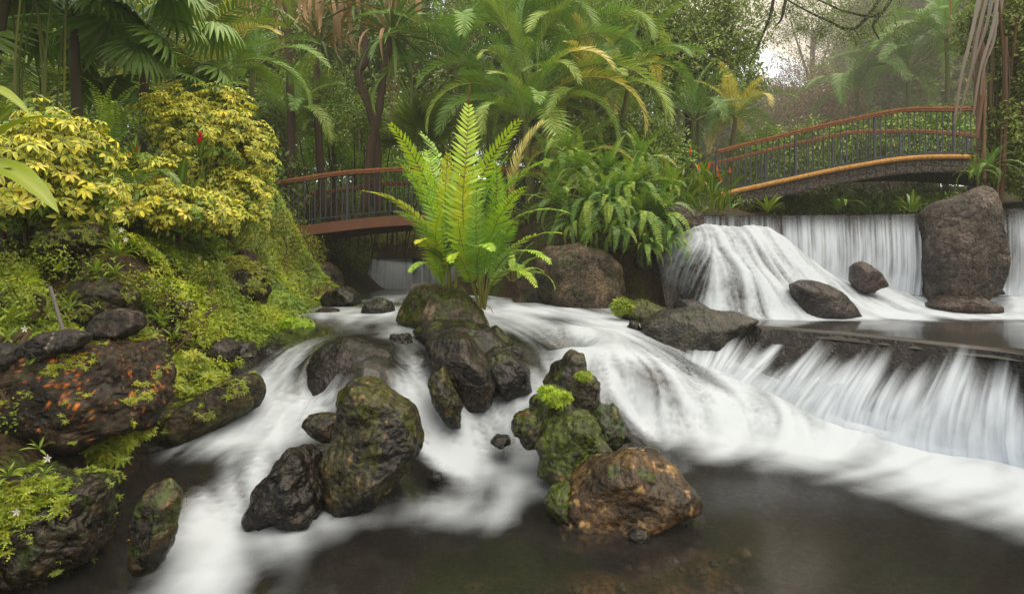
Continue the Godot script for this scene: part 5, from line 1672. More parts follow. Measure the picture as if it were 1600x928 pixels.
func build_centre_palms() -> void:
	var g := "areca palms of the central clump"
	var list := [
		["palm with long arching fronds left of the central clump", 712, 110, 12.8, 742, 18, 2.5, [0, 1]],
		["tallest palm of the central clump with drooping tips", 800, 60, 13.2, 800, 19, 2.7, [0, 2]],
		["palm leaning right out of the central clump", 905, 70, 12.8, 860, 19, 2.6, [0, 1, 2]],
		["palm with yellowing fronds right of the central clump", 925, 165, 12.2, 880, 18, 2.3, [0, 2, 3]],
		["short palm at the front of the central clump", 822, 195, 11.4, 822, 16, 2.0, [0, 2]],
		["low palm at the back of the central clump", 765, 190, 13.6, 770, 16, 2.1, [1, 0]],
		["dark palm at the back of the central clump", 860, 150, 14.4, 860, 18, 2.6, [1]],
		["small palm sprouting at the foot of the central clump", 860, 285, 10.8, 858, 11, 1.3, [2, 0]],
		["yellow-green sucker palm beside the giant fern", 900, 250, 11.6, 895, 11, 1.5, [2, 3, 0]],
		["arching palm in front of the drooping tree", 985, 120, 13.0, 940, 16, 2.2, [0, 1, 3]],
	]
	var k := 0
	for q in list:
		k += 1
		palm("areca_palm", q[0], at(q[1], q[2], q[3]), at(q[4], 330, q[3]), 0.055, q[5], q[6], "areca", q[7], 700 + k, -0.45, Color(0.10, 0.105, 0.05))
	# the long arching fronds at the outside of the clump: [from x, y, to x, y, d, look, bend, roll]
	var arch := thing("areca_palm", "palm whose long arching fronds frame the central clump", "palm", at(830, 330, 11.9))
	var st := MB.new()
	tube(st, [Vector3.ZERO, at(822, 150, 11.9) - at(830, 330, 11.9)], [0.06, 0.05], 9, Color(0.12, 0.13, 0.06))
	put("trunk", st.done(true), M.bark, arch)
	for q in [[805, 150, 652, 135, 11.6, 0, 3, 0.2], [805, 155, 668, 205, 11.4, 2, 3, 0.0], [810, 130, 690, 40, 11.8, 0, 2, 0.2], [815, 130, 735, -20, 11.9, 2, 1, 0.3], [825, 120, 850, -60, 11.9, 0, 1, 0.0], [840, 120, 930, -10, 11.8, 2, 2, -0.2], [845, 130, 1000, 75, 11.6, 0, 3, -0.2], [850, 140, 1040, 185, 11.5, 2, 3, 0.0], [850, 150, 1008, 205, 11.2, 3, 3, 0.0], [845, 160, 960, 240, 11.2, 0, 3, 0.0], [840, 170, 880, 290, 11.0, 2, 3, 0.3], [825, 160, 845, 110, 10.9, 2, 1, 0.5], [815, 165, 740, 250, 11.1, 0, 3, 0.0], [835, 140, 905, 130, 10.8, 2, 3, 0.2], [815, 140, 750, 90, 10.9, 2, 3, 0.2], [830, 135, 800, 20, 11.2, 2, 1, 0.5], [842, 140, 960, 110, 11.0, 3, 3, 0.3]]:
		grow("frond", F.areca[q[5]][q[6]], M.leaf, arch, at(q[0], q[1], 11.8), at(q[2], q[3], q[4]), q[7])
	# a dying frond leaning out
	var o := thing("dry_frond", "bleached half-dead palm frond leaning across the palm stems", "palm frond", at(800, 330, 10.4))
	grow("frond", F.areca[3][1], M.leaf_dull, o, at(800, 330, 10.4), at(850, 190, 10.2), 0.9)
	var left := [
		["hazy palm with drooping grey-green fronds beyond the yellow bush", 395, 110, 11.5, 395, 13, 2.1, [1, 0]],
		["palm arching over the left end of the steel bridge", 450, 190, 13.2, 452, 18, 2.0, [1, 2]],
		["palm with one yellowed frond behind the tall yellow bush", 330, 120, 10.2, 325, 15, 2.0, [0, 3]],
		["low palm behind the steel bridge rail", 520, 215, 15.2, 520, 10, 1.6, [1, 2]],
	]
	for q in left:
		k += 1
		palm("areca_palm", q[0], at(q[1], q[2], q[3]), at(q[4], 300, q[3]), 0.05, q[5], q[6], "areca", q[7], 720 + k, -0.5)
	rng.seed = 745
	var p := thing("pleated_palm", "pleated paddle-leaved palm between the vines and the central clump", "palm", at(650, 250, 14.0))
	for q in [[640, 160], [665, 170], [620, 190], [690, 200], [600, 215], [655, 205], [680, 235]]:
		grow("leaf", F.pleated[rng.randi() % 2], M.leaf, p, at(650, 255, 14.0), at(q[0], q[1], 13.8 + r(-0.4, 0.4)), r(-0.5, 0.5))
	var right := [
		["dark palm between the drooping tree and the stone bridge", 1085, 190, 15.5, 1085, 14, 2.2, [1]],
		["palm with one ochre frond at the end of the stone bridge", 1150, 185, 16.5, 1140, 16, 2.0, [1, 3]],
		["palm in deep shade behind the stone bridge", 1420, 110, 19.0, 1420, 19, 3.2, [1]],
		["big dim palm rising behind the right part of the stone bridge", 1480, 60, 18.0, 1480, 13, 3.0, [1, 0]],
		["palm crown showing over the stone bridge rail", 1340, 150, 20.0, 1340, 16, 2.8, [1]],
	]
	for q in right:
		k += 1
		palm("areca_palm", q[0], at(q[1], q[2], q[3]), at(q[4], 300, q[3]), 0.06, q[5], q[6], "areca", q[7], 760 + k, -0.5)


func rosette(called: String, label: String, c: Vector3, n: int, L: float, picks: Array, sd: int, el1: float, group := "") -> Node3D:
	return clump(called, label, "plant", c, "strap", picks, n, L, sd, 1.3, el1, M.leaf_dull, "leaf", 0.4, group)


func build_back_plants() -> void:
	rosette("screw_pine_head", "large head of long strap leaves with dry brown skirt at the top", at(612, 55, 12.6), 60, 1.25, [0, 1, 0, 3], 801, -1.1)
	rosette("screw_pine_head", "second strap-leaved head half hidden at the top", at(560, 10, 13.4), 46, 1.2, [1, 0, 3], 802, -1.0)
	rosette("screw_pine_head", "dark strap-leaved head above the bromeliads", at(500, 70, 14.4), 46, 1.1, [1, 1, 3], 803, -1.2)
	rosette("bromeliad", "yellow-green bromeliad perched high on the dark trunk", at(450, 45, 12.4), 26, 0.6, [2, 2, 0], 804, 0.0)
	rosette("bromeliad", "smaller bromeliad perched above the first", at(448, 12, 12.6), 20, 0.5, [2], 805, 0.1)
	rosette("bromeliad", "dark bromeliad below the yellow-green one", at(470, 88, 12.6), 20, 0.6, [0, 1], 806, -0.2)
	rosette("star_plant", "pale star-shaped plant hanging on the trunk", at(490, 100, 12.3), 16, 0.32, [2], 807, -0.6)
	rosette("star_plant", "star-shaped plant a little lower on the trunk", at(512, 122, 12.3), 14, 0.28, [2], 808, -0.6)
	rosette("star_plant", "star-shaped plant near the leaning stem", at(556, 157, 12.3), 14, 0.28, [2], 809, -0.6)
	rosette("star_plant", "lowest star-shaped plant above the steel bridge", at(545, 195, 12.5), 14, 0.3, [2], 810, -0.6)
	rosette("star_plant", "star-shaped plant beside the hanging vines", at(610, 155, 12.6), 14, 0.3, [2, 0], 811, -0.6)
	# trunks of the strap-leaved plants
	for q in [[[[612, 60, 12.6], [600, 110, 12.6], [592, 170, 12.6], [578, 240, 12.8], [570, 330, 13.0]], "rough pinkish leaning stem below the large strap-leaved head"], [[[560, 20, 13.4], [572, 90, 13.2], [560, 120, 13.2], [585, 200, 13.2], [590, 330, 13.4]], "second rough stem crossing behind the first"], [[[500, 70, 14.4], [495, 160, 14.4], [505, 330, 14.4]], "dark stem below the dark strap-leaved head"], [[[445, -20, 13.0], [450, 90, 13.0], [455, 200, 13.0], [450, 330, 13.0]], "dark trunk carrying the bromeliads"]]:
		var pts := []
		for p in q[0]:
			pts.append(at(p[0], p[1], p[2]))
		var base: Vector3 = pts[-1]
		var b := MB.new()
		var sp := smooth_path(shift(pts, -base), 6)
		var rad := []
		for k in sp.size():
			rad.append(0.06 + 0.045 * k / sp.size() + 0.012 * sin(k * 2.3))
		tube(b, sp, rad, 8, Color(0.085, 0.062, 0.045))
		var o := put("stem", b.done(true), M.bark)
		o.position = base
		tag(o, q[1], "stem")
	# hanging dry leaves under the old palm at the top: each strand a leaf
	rng.seed = 820
	var th := thing("dead_palm_skirt", "brown curtain of dead hanging palm leaves at the top", "dead leaves", at(500, -60, 14.0))
	for k in 80:
		var x := r(365, 650)
		var a := at(x, r(-60, 10), 14.0 + r(-0.9, 0.9))
		grow("strand", F.strap[3], M.leaf_dull, th, a, a + Vector3(r(-0.12, 0.12), -r(0.5, 1.5), r(-0.1, 0.1)), r(-1.5, 1.5))
	# hanging vines
	for q in [[606, 90, 215], [612, 95, 200], [620, 80, 150], [642, 90, 170], [560, 200, 260]]:
		var b := MB.new()
		var a := at(q[0], q[1], 12.2)
		var e := at(q[0] + r(-3, 3), q[2], 12.2)
		tube(b, smooth_path([Vector3.ZERO, (e - a) * 0.5 + Vector3(0.03, 0, 0), e - a], 5), [0.008, 0.008, 0.008, 0.008, 0.008, 0.008, 0.008, 0.008, 0.008, 0.008, 0.006], 4, Color(0.16, 0.12, 0.06))
		var o := put("vine", b.done(), M.bark)
		o.position = a
		tag(o, "thin brown vine hanging beside the leaning stems", "vine", "hanging vines")
	# shrubs
	var D := Color(0.15, 0.235, 0.03)
	shrub("shrub", "leafy green shrub behind the middle of the steel bridge rail", "shrub", [[500, 240, 15.5, 0.9, 0.6, 0.6], [560, 235, 16, 0.8, 0.6, 0.6]], 20, "spray", D * 1.4 * 1.8, 0.55, 901)
	shrub("shrub", "bright shrub behind the giant fern and bridge", "shrub", [[590, 270, 16.2, 0.8, 0.6, 0.6], [640, 280, 16.2, 0.8, 0.6, 0.6]], 20, "spray", D * 1.5 * 1.8, 0.55, 902)
	shrub("shrub", "dark shrub climbing the trunks above the bridge", "shrub", [[470, 150, 14.8, 0.8, 0.9, 0.5], [540, 170, 14.8, 0.9, 0.8, 0.5], [600, 200, 15.2, 0.8, 0.8, 0.5]], 16, "spray", D * 1.5, 0.6, 903)
	shrub("shrub", "sunlit yellow-green bushes under the steel bridge", "shrub", [[560, 385, 17.0, 0.9, 0.35, 0.5], [640, 385, 17.2, 1.0, 0.35, 0.5], [740, 380, 17.2, 1.0, 0.4, 0.5]], 26, "spray", Color(0.22, 0.24, 0.02) * 1.6, 0.5, 904)
	shrub("shrub", "ferny green shrub on the bank under the steel bridge", "shrub", [[520, 395, 14.6, 0.5, 0.35, 0.4], [545, 420, 14.8, 0.4, 0.35, 0.4], [560, 400, 15.2, 0.4, 0.3, 0.4]], 30, "fine", Color(0.13, 0.18, 0.02) * 1.5, 0.5, 905)
	shrub("shrub", "pink-tinged shrub seen through the steel bridge rail", "shrub", [[505, 320, 15.4, 0.5, 0.35, 0.4]], 22, "spray", Color(0.25, 0.05, 0.07) * 1.5, 0.4, 906)
	shrub("shrub", "bright green shrub at the foot of the drooping tree", "shrub", [[935, 215, 14.2, 0.7, 0.45, 0.5], [985, 230, 14.4, 0.6, 0.4, 0.5]], 22, "spray", Color(0.16, 0.26, 0.02), 0.65, 907)
	shrub("shrub", "dense dark shrub behind the central palm stems", "shrub", [[840, 300, 13.2, 0.9, 0.9, 0.5], [760, 300, 14.0, 0.9, 0.9, 0.5], [900, 330, 12.0, 0.6, 0.6, 0.4], [820, 370, 11.0, 0.6, 0.4, 0.4]], 18, "spray", D, 0.6, 908)
	shrub("shrub", "low leafy plants under the stone bridge above the crest", "shrub", [[1220, 322, 15.2, 0.7, 0.25, 0.4], [1300, 318, 15.4, 0.8, 0.3, 0.4], [1400, 318, 15.4, 0.9, 0.3, 0.4], [1480, 320, 14.8, 0.6, 0.35, 0.4]], 26, "spray", Color(0.09, 0.14, 0.03) * 1.7, 0.55, 909)
	shrub("shrub", "greenery seen through the left part of the stone bridge rail", "shrub", [[1200, 250, 17.5, 1.2, 0.8, 0.6], [1290, 240, 17.8, 1.2, 0.8, 0.6]], 16, "spray", D * 1.6, 0.7, 910)
	shrub("shrub", "shaded greenery seen through the right part of the stone bridge rail", "shrub", [[1390, 225, 17.6, 1.3, 0.9, 0.6], [1490, 215, 17.6, 1.3, 0.9, 0.6]], 16, "spray", D * 1.6, 0.7, 911)
	shrub("shrub", "mixed leafy shrub between the heliconias and the palms", "shrub", [[1040, 240, 12.5, 0.7, 0.5, 0.5], [1000, 215, 13.2, 0.7, 0.5, 0.5]], 20, "spray", D * 1.2, 0.55, 912)
	shrub("vine_heap", "reddish brown heap of dry creepers behind the stone bridge", "shrub", [[1265, 145, 23, 1.3, 1.2, 0.9], [1240, 190, 23, 1.4, 1.0, 0.9], [1300, 180, 23, 1.3, 1.0, 0.9]], 12, "fine", Color(0.16, 0.115, 0.045) * 1.5, 0.9, 913)
	shrub("shrub", "row of bright leafy plants seen low through the steel bridge rail", "shrub", [[450, 318, 15.6, 0.6, 0.4, 0.4], [520, 312, 16.4, 0.7, 0.45, 0.4], [590, 315, 17.0, 0.7, 0.45, 0.4], [660, 312, 17.2, 0.8, 0.5, 0.4], [740, 320, 17.2, 0.8, 0.5, 0.4], [480, 345, 15.8, 0.6, 0.35, 0.4], [820, 330, 15.0, 0.7, 0.5, 0.4]], 26, "spray", D * 2.0, 0.5, 915)
	shrub("shrub", "leafy plants along the crest under the left of the stone bridge", "shrub", [[1130, 318, 13.2, 0.5, 0.22, 0.4], [1190, 326, 14.2, 0.6, 0.2, 0.4], [1260, 322, 14.6, 0.7, 0.25, 0.4]], 34, "spray", D * 1.7, 0.42, 916)
	shrub("shrub", "leafy plants along the crest under the right of the stone bridge", "shrub", [[1340, 318, 14.4, 0.7, 0.25, 0.4], [1420, 320, 14.0, 0.6, 0.25, 0.4], [1490, 322, 13.4, 0.5, 0.25, 0.4]], 34, "spray", D * 1.6, 0.42, 917)
	clump("crest_fern", "fern arching over the crest under the stone bridge", "fern", at(1310, 330, 13.4), "sword", [0, 2], 22, 0.6, 918, 1.1, -0.1, M.leaf, "frond")
	clump("crest_plant", "broad-leaved plant at the crest below the bridge end", "plant", at(1200, 332, 12.6), "broad", [0, 1, 2], 14, 0.5, 919, 1.2, 0.1, M.leaf)
	clump("crest_plant", "broad-leaved plant at the crest beside the grey boulder", "plant", at(1425, 332, 12.4), "broad", [0, 2], 14, 0.5, 920, 1.2, 0.1, M.leaf)
	shrub("shrub", "dark hedge closing the gap left of the steel bridge", "shrub", [[380, 230, 13.5, 1.1, 1.2, 0.7], [300, 200, 14, 1.3, 1.3, 0.7], [430, 290, 12.8, 0.5, 0.6, 0.5], [220, 220, 13, 1.3, 1.2, 0.7], [120, 220, 12, 1.3, 1.2, 0.7], [20, 200, 11, 1.2, 1.2, 0.7]], 10, "spray", D, 0.8, 914)


func build_trees() -> void:
	var D := Color(0.16, 0.23, 0.035)
	tree("drooping_tree", "tall tree with drooping yellow-green leaf clusters right of the palms", 1075, 18.0, 0.22, [[1010, 40, 17.5, 1.1, 0.9, 0.9], [1080, 20, 18, 1.3, 0.9, 1.0], [1060, 90, 17.6, 1.2, 0.9, 0.9], [1120, 80, 18, 1.1, 0.9, 0.9], [1110, 140, 17.6, 0.9, 0.8, 0.8], [1030, 140, 17.6, 0.9, 0.7, 0.8], [1150, 40, 18.3, 1.0, 0.9, 0.9], [960, 20, 18, 1.2, 0.9, 0.9], [1160, 120, 18, 0.6, 0.6, 0.6]], 9, "spray", D * 1.35, 0.85, 1001)
	tree("hazy_tree", "thin hazy tree with sparse crown against the white sky", 1275, 34.0, 0.2, [[1260, 70, 34, 1.6, 1.8, 1.2], [1300, 60, 34, 1.4, 1.6, 1.2], [1280, 20, 34, 1.8, 1.2, 1.2], [1235, 30, 34, 1.2, 1.0, 1.0]], 3.0, "fine", D, 1.1, 1002)
	tree("shade_tree", "dense dark tree behind the stone bridge centre", 1390, 24.0, 0.3, [[1370, 60, 24, 1.8, 1.6, 1.4], [1430, 40, 24, 1.9, 1.7, 1.4], [1400, 120, 24, 2.0, 1.4, 1.4], [1350, 130, 24, 1.4, 1.2, 1.2], [1450, 110, 24, 1.8, 1.6, 1.4], [1380, 180, 24, 2.0, 1.0, 1.2], [1410, -20, 24, 2.0, 1.4, 1.4]], 7, "spray", Color(0.17, 0.22, 0.03), 1.0, 1003)
	tree("shade_tree", "dense dark tree behind the hanging roots", 1530, 22.0, 0.3, [[1510, 40, 22, 1.8, 1.6, 1.4], [1560, 80, 22, 1.8, 1.6, 1.4], [1520, 130, 22, 1.8, 1.4, 1.3], [1590, 30, 22, 1.8, 1.6, 1.3], [1480, 150, 22, 1.4, 1.2, 1.2], [1590, 160, 22, 1.8, 1.6, 1.3], [1500, -20, 22, 2.0, 1.3, 1.3]], 7, "spray", Color(0.16, 0.22, 0.04), 1.0, 1004)
	tree("hazy_tree", "pale distant tree left of the sky gap", 1150, 30.0, 0.25, [[1150, 160, 30, 1.6, 1.4, 1.2], [1180, 190, 30, 1.8, 1.2, 1.2], [1110, 170, 30, 1.8, 1.6, 1.2], [1200, 170, 31, 1.2, 1.0, 1.0]], 5, "spray", D, 1.1, 1005)
	tree("hazy_tree", "pale distant tree below the sky gap", 1220, 32.0, 0.25, [[1200, 165, 32, 1.8, 1.1, 1.2], [1250, 170, 32, 2.0, 1.2, 1.2], [1310, 150, 32, 1.8, 1.6, 1.2], [1340, 110, 32, 1.2, 1.6, 1.2]], 5, "spray", D, 1.1, 1006)
	tree("forest_tree", "tall dark tree behind the central palms", 860, 24.0, 0.3, [[760, 60, 24, 2.0, 1.8, 1.5], [840, 40, 24, 2.2, 2.0, 1.5], [920, 60, 24, 1.8, 1.8, 1.5], [800, 150, 24, 2.0, 1.6, 1.4], [880, 150, 24, 2.0, 1.6, 1.4], [700, 120, 24, 1.8, 1.8, 1.4], [950, 140, 24, 1.5, 1.4, 1.2]], 6, "spray", D, 1.0, 1007)
	tree("forest_tree", "dark tree behind the strap-leaved heads", 560, 22.0, 0.3, [[480, 40, 22, 2.0, 1.8, 1.5], [560, 60, 22, 2.0, 1.8, 1.5], [640, 40, 22, 2.0, 1.8, 1.5], [520, 140, 22, 2.0, 1.6, 1.4], [620, 140, 22, 2.0, 1.6, 1.4], [680, 200, 22, 1.8, 1.4, 1.4], [560, 210, 22, 1.8, 1.2, 1.4]], 6, "spray", Color(0.15, 0.23, 0.04), 1.0, 1008)
	tree("forest_tree", "dark tree behind the left palms", 350, 20.0, 0.3, [[300, 20, 20, 2.0, 1.8, 1.5], [390, 40, 20, 2.0, 1.8, 1.5], [340, 130, 20, 2.0, 1.8, 1.5], [430, 130, 20, 1.8, 1.6, 1.4], [260, 130, 20, 1.8, 1.6, 1.4], [430, 220, 20, 1.6, 1.2, 1.3]], 6, "spray", Color(0.16, 0.23, 0.03), 1.0, 1009)
	tree("forest_tree", "dark tree behind the fan palms", 110, 16.0, 0.3, [[40, 20, 16, 1.8, 1.6, 1.3], [130, 10, 16, 1.8, 1.6, 1.3], [220, 30, 16, 1.7, 1.6, 1.3], [60, 110, 16, 1.8, 1.4, 1.3], [170, 110, 16, 1.8, 1.4, 1.3], [-30, 80, 16, 1.6, 1.6, 1.3]], 6, "spray", D, 0.9, 1010)
	# wood that reads as one mass behind it all
	rng.seed = 1100
	var blobs := []
	for k in 60:
		var x := r(-250, 1130)
		blobs.append([at(x, r(-60, 300), r(26, 33)), Vector3(2.4, 2.0, 1.4)])
	for k in 30:
		blobs.append([at(r(1340, 1850), r(-60, 300), r(25, 31)), Vector3(2.2, 1.9, 1.4)])
	for k in 22:
		blobs.append([at(r(1080, 1400), r(205, 310), r(25, 31)), Vector3(2.2, 1.2, 1.4)])
	leaves(blobs, 3.0, "spray", D, 0.3, 1.5, 1101, null, M.leaf_dull, "forest")
	# overhanging boughs at the top
	var o := thing("overhanging_bough", "dark leafy boughs hanging in from above the sky gap", "branch", at(1420, -80, 14.0))
	var b := MB.new()
	var col := Color(0.04, 0.033, 0.028)
	for q in [[[1420, -60], [1380, 18], [1330, 20], [1280, 0], [1230, -20]], [[1400, -40], [1340, 42], [1290, 30], [1240, 5], [1200, -20]], [[1215, -40], [1205, 20], [1190, 60], [1172, 100]], [[1380, 18], [1365, 40], [1375, 62]], [[1230, -10], [1222, 28], [1212, 40]]]:
		var pts := []
		var rad := []
		for p in q:
			pts.append(at(p[0], p[1], 14.0) - o.position)
		var sp := smooth_path(pts, 5)
		for k in sp.size():
			rad.append(0.04 * (1.1 - 0.85 * k / sp.size()))
		tube(b, sp, rad, 6, col)
	put("branch", b.done(true), M.bark, o)
	var bl := []
	for q in [[1380, 10], [1340, 20], [1300, 22], [1260, 10], [1330, 50], [1300, 60], [1215, 20], [1195, 60], [1240, 30], [1180, 100], [1175, 20], [1360, 50], [1280, 40], [1400, 40]]:
		bl.append([at(q[0], q[1], 14.0), Vector3(0.42, 0.22, 0.35)])
	leaves(bl, 9, "fine", D, 0.25, 0.55, 1102, o, M.leaf)


func build_mist() -> void:
	for q in [[1280, 120, 20.0, 11.0, 8.0, 6.0, 0.032], [1150, 440, 8.6, 3.4, 1.6, 1.8, 0.012]]:
		var f := FogVolume.new()
		f.name = numbered("mist")
		f.shape = RenderingServer.FOG_VOLUME_SHAPE_ELLIPSOID
		f.size = Vector3(q[3], q[4], q[5])
		f.position = at(q[0], q[1], q[2])
		var m := FogMaterial.new()
		m.density = q[6]
		m.albedo = Color(0.98, 0.96, 0.92)
		f.material = m
		f.set_meta("kind", "stuff")
		f.set_meta("label", "thin drifting spray and mist over the water")
		add_child(f)


func build_roots() -> void:
	rng.seed = 1200
	var o := thing("strangler_fig", "tangle of hanging aerial roots and leaves at the right edge", "tree", at(1575, 310, 9.4))
	var hang := [[1535, -20, 1492, 195, 9.0, 0.034], [1548, -20, 1500, 180, 9.1, 0.03], [1552, -10, 1510, 150, 9.2, 0.028], [1562, -20, 1522, 180, 9.0, 0.03], [1558, 20, 1533, 150, 9.1, 0.025], [1570, -20, 1530, 130, 9.3, 0.03]]
	for q in hang:
		var b := MB.new()
		var a := at(q[0], q[1], q[4]) - o.position
		var e := at(q[2], q[3], q[4]) - o.position
		var sp := smooth_path([a, a.lerp(e, 0.33) + Vector3(r(-0.04, 0.04), 0, 0), a.lerp(e, 0.66) + Vector3(r(-0.04, 0.04), 0, 0), e], 6)
		var rad := []
		for k in sp.size():
			rad.append(q[5] * (1.0 - 0.55 * k / sp.size()) * r(0.85, 1.15))
		tube(b, sp, rad, 6, Color(0.26, 0.245, 0.22), Color(0.20, 0.15, 0.11))
		put("aerial_root", b.done(true), M.bark, o)
	for k in 46:
		var x := r(1518, 1640)
		var b := MB.new()
		var d := 9.5 + r(-0.35, 0.6)
		var a := at(x + r(-6, 14), r(-40, 120), d) - o.position
		var e := at(x, r(200, 330), d) - o.position
		var w := r(0.008, 0.03)
		var sp := smooth_path([a, a.lerp(e, 0.33) + Vector3(r(-0.08, 0.08), 0, r(-0.05, 0.05)), a.lerp(e, 0.66) + Vector3(r(-0.08, 0.08), 0, r(-0.05, 0.05)), e], 5)
		var rad := []
		for j in sp.size():
			rad.append(w * r(0.8, 1.2))
		tube(b, sp, rad, 5, tint(Color(0.13, 0.09, 0.055), 0.35))
		put("aerial_root", b.done(true), M.bark, o)
	leaves([[at(1575, 40, 9.6), Vector3(0.4, 0.5, 0.35)], [at(1590, 110, 9.4), Vector3(0.3, 0.4, 0.3)], [at(1580, 190, 9.4), Vector3(0.3, 0.5, 0.3)], [at(1600, 260, 9.4), Vector3(0.3, 0.4, 0.3)], [at(1545, 40, 10.2), Vector3(0.5, 0.6, 0.3)], [at(1560, 250, 9.8), Vector3(0.3, 0.4, 0.3)], [at(1620, 0, 9.6), Vector3(0.4, 0.5, 0.3)]], 34, "spray", Color(0.16, 0.22, 0.03), 0.3, 0.45, 1201, o, M.leaf)
	clump("sword_fern", "sword fern growing between the hanging roots and the grey boulder", "fern", at(1545, 262, 9.2), "sword", [0, 1], 20, 0.42, 1202, 1.2, -0.9, M.leaf, "frond")
	clump("sword_fern", "small fern beside the top of the grey boulder", "fern", at(1525, 272, 9.3), "sword", [0, 2], 14, 0.32, 1203, 1.0, -0.8, M.leaf, "frond")
	var b2 := MB.new()
	tube(b2, [Vector3.ZERO, Vector3(0.02, -1.2, 0)], [0.014, 0.012], 5, Color(0.25, 0.13, 0.07))
	var v := put("vine", b2.done(), M.bark)
	v.position = at(1486, -30, 12.0)
	tag(v, "straight reddish root hanging in front of the dark trees", "vine")


# ---------------------------------------------------------------- small growth on the left bank
func moss_clump(label: String, spots: Array, per: float, col: Color, scale: float, sd: int) -> void:
	rng.seed = sd
	var c0 := at(spots[0][0], spots[0][1], spots[0][2])
	var o := thing("spike_moss", label, "moss", c0)
	var places := [[], [], []]
	var cols := [[], [], []]
	for q in spots:
		var c := at(q[0], q[1], q[2])
		var R := Vector3(q[3], q[4], q[5] if q.size() > 5 else q[3] * 0.6)
		var n := int(per * R.x * maxf(R.y, R.z) * 450.0)
		for k in n:
			var u := Vector3(r(-1, 1), r(-0.6, 1), r(-0.3, 1)).normalized()
			var p := c + u * R * r(0.7, 1.05) * (1.0 + 0.4 * n_mid.get_noise_3dv(u * 4.0 + c * 5.0))
			var y := (u + UPV * 0.5 + Vector3(r(-0.4, 0.4), r(-0.4, 0.4), r(-0.4, 0.4))).normalized()
			var x := y.cross(Vector3(r(-1, 1), r(-1, 1), r(-1, 1))).normalized()
			var s := scale * r(0.9, 1.9)
			var w := rng.randi() % 3
			places[w].append(Transform3D(Basis(x * s, y * s, x.cross(y) * s), p))
			cols[w].append(tint(col, 0.35))
	for w in 3:
		if places[w].size():
			many("foliage", F.tuft[w], M.leaf, places[w], cols[w], o, c0)


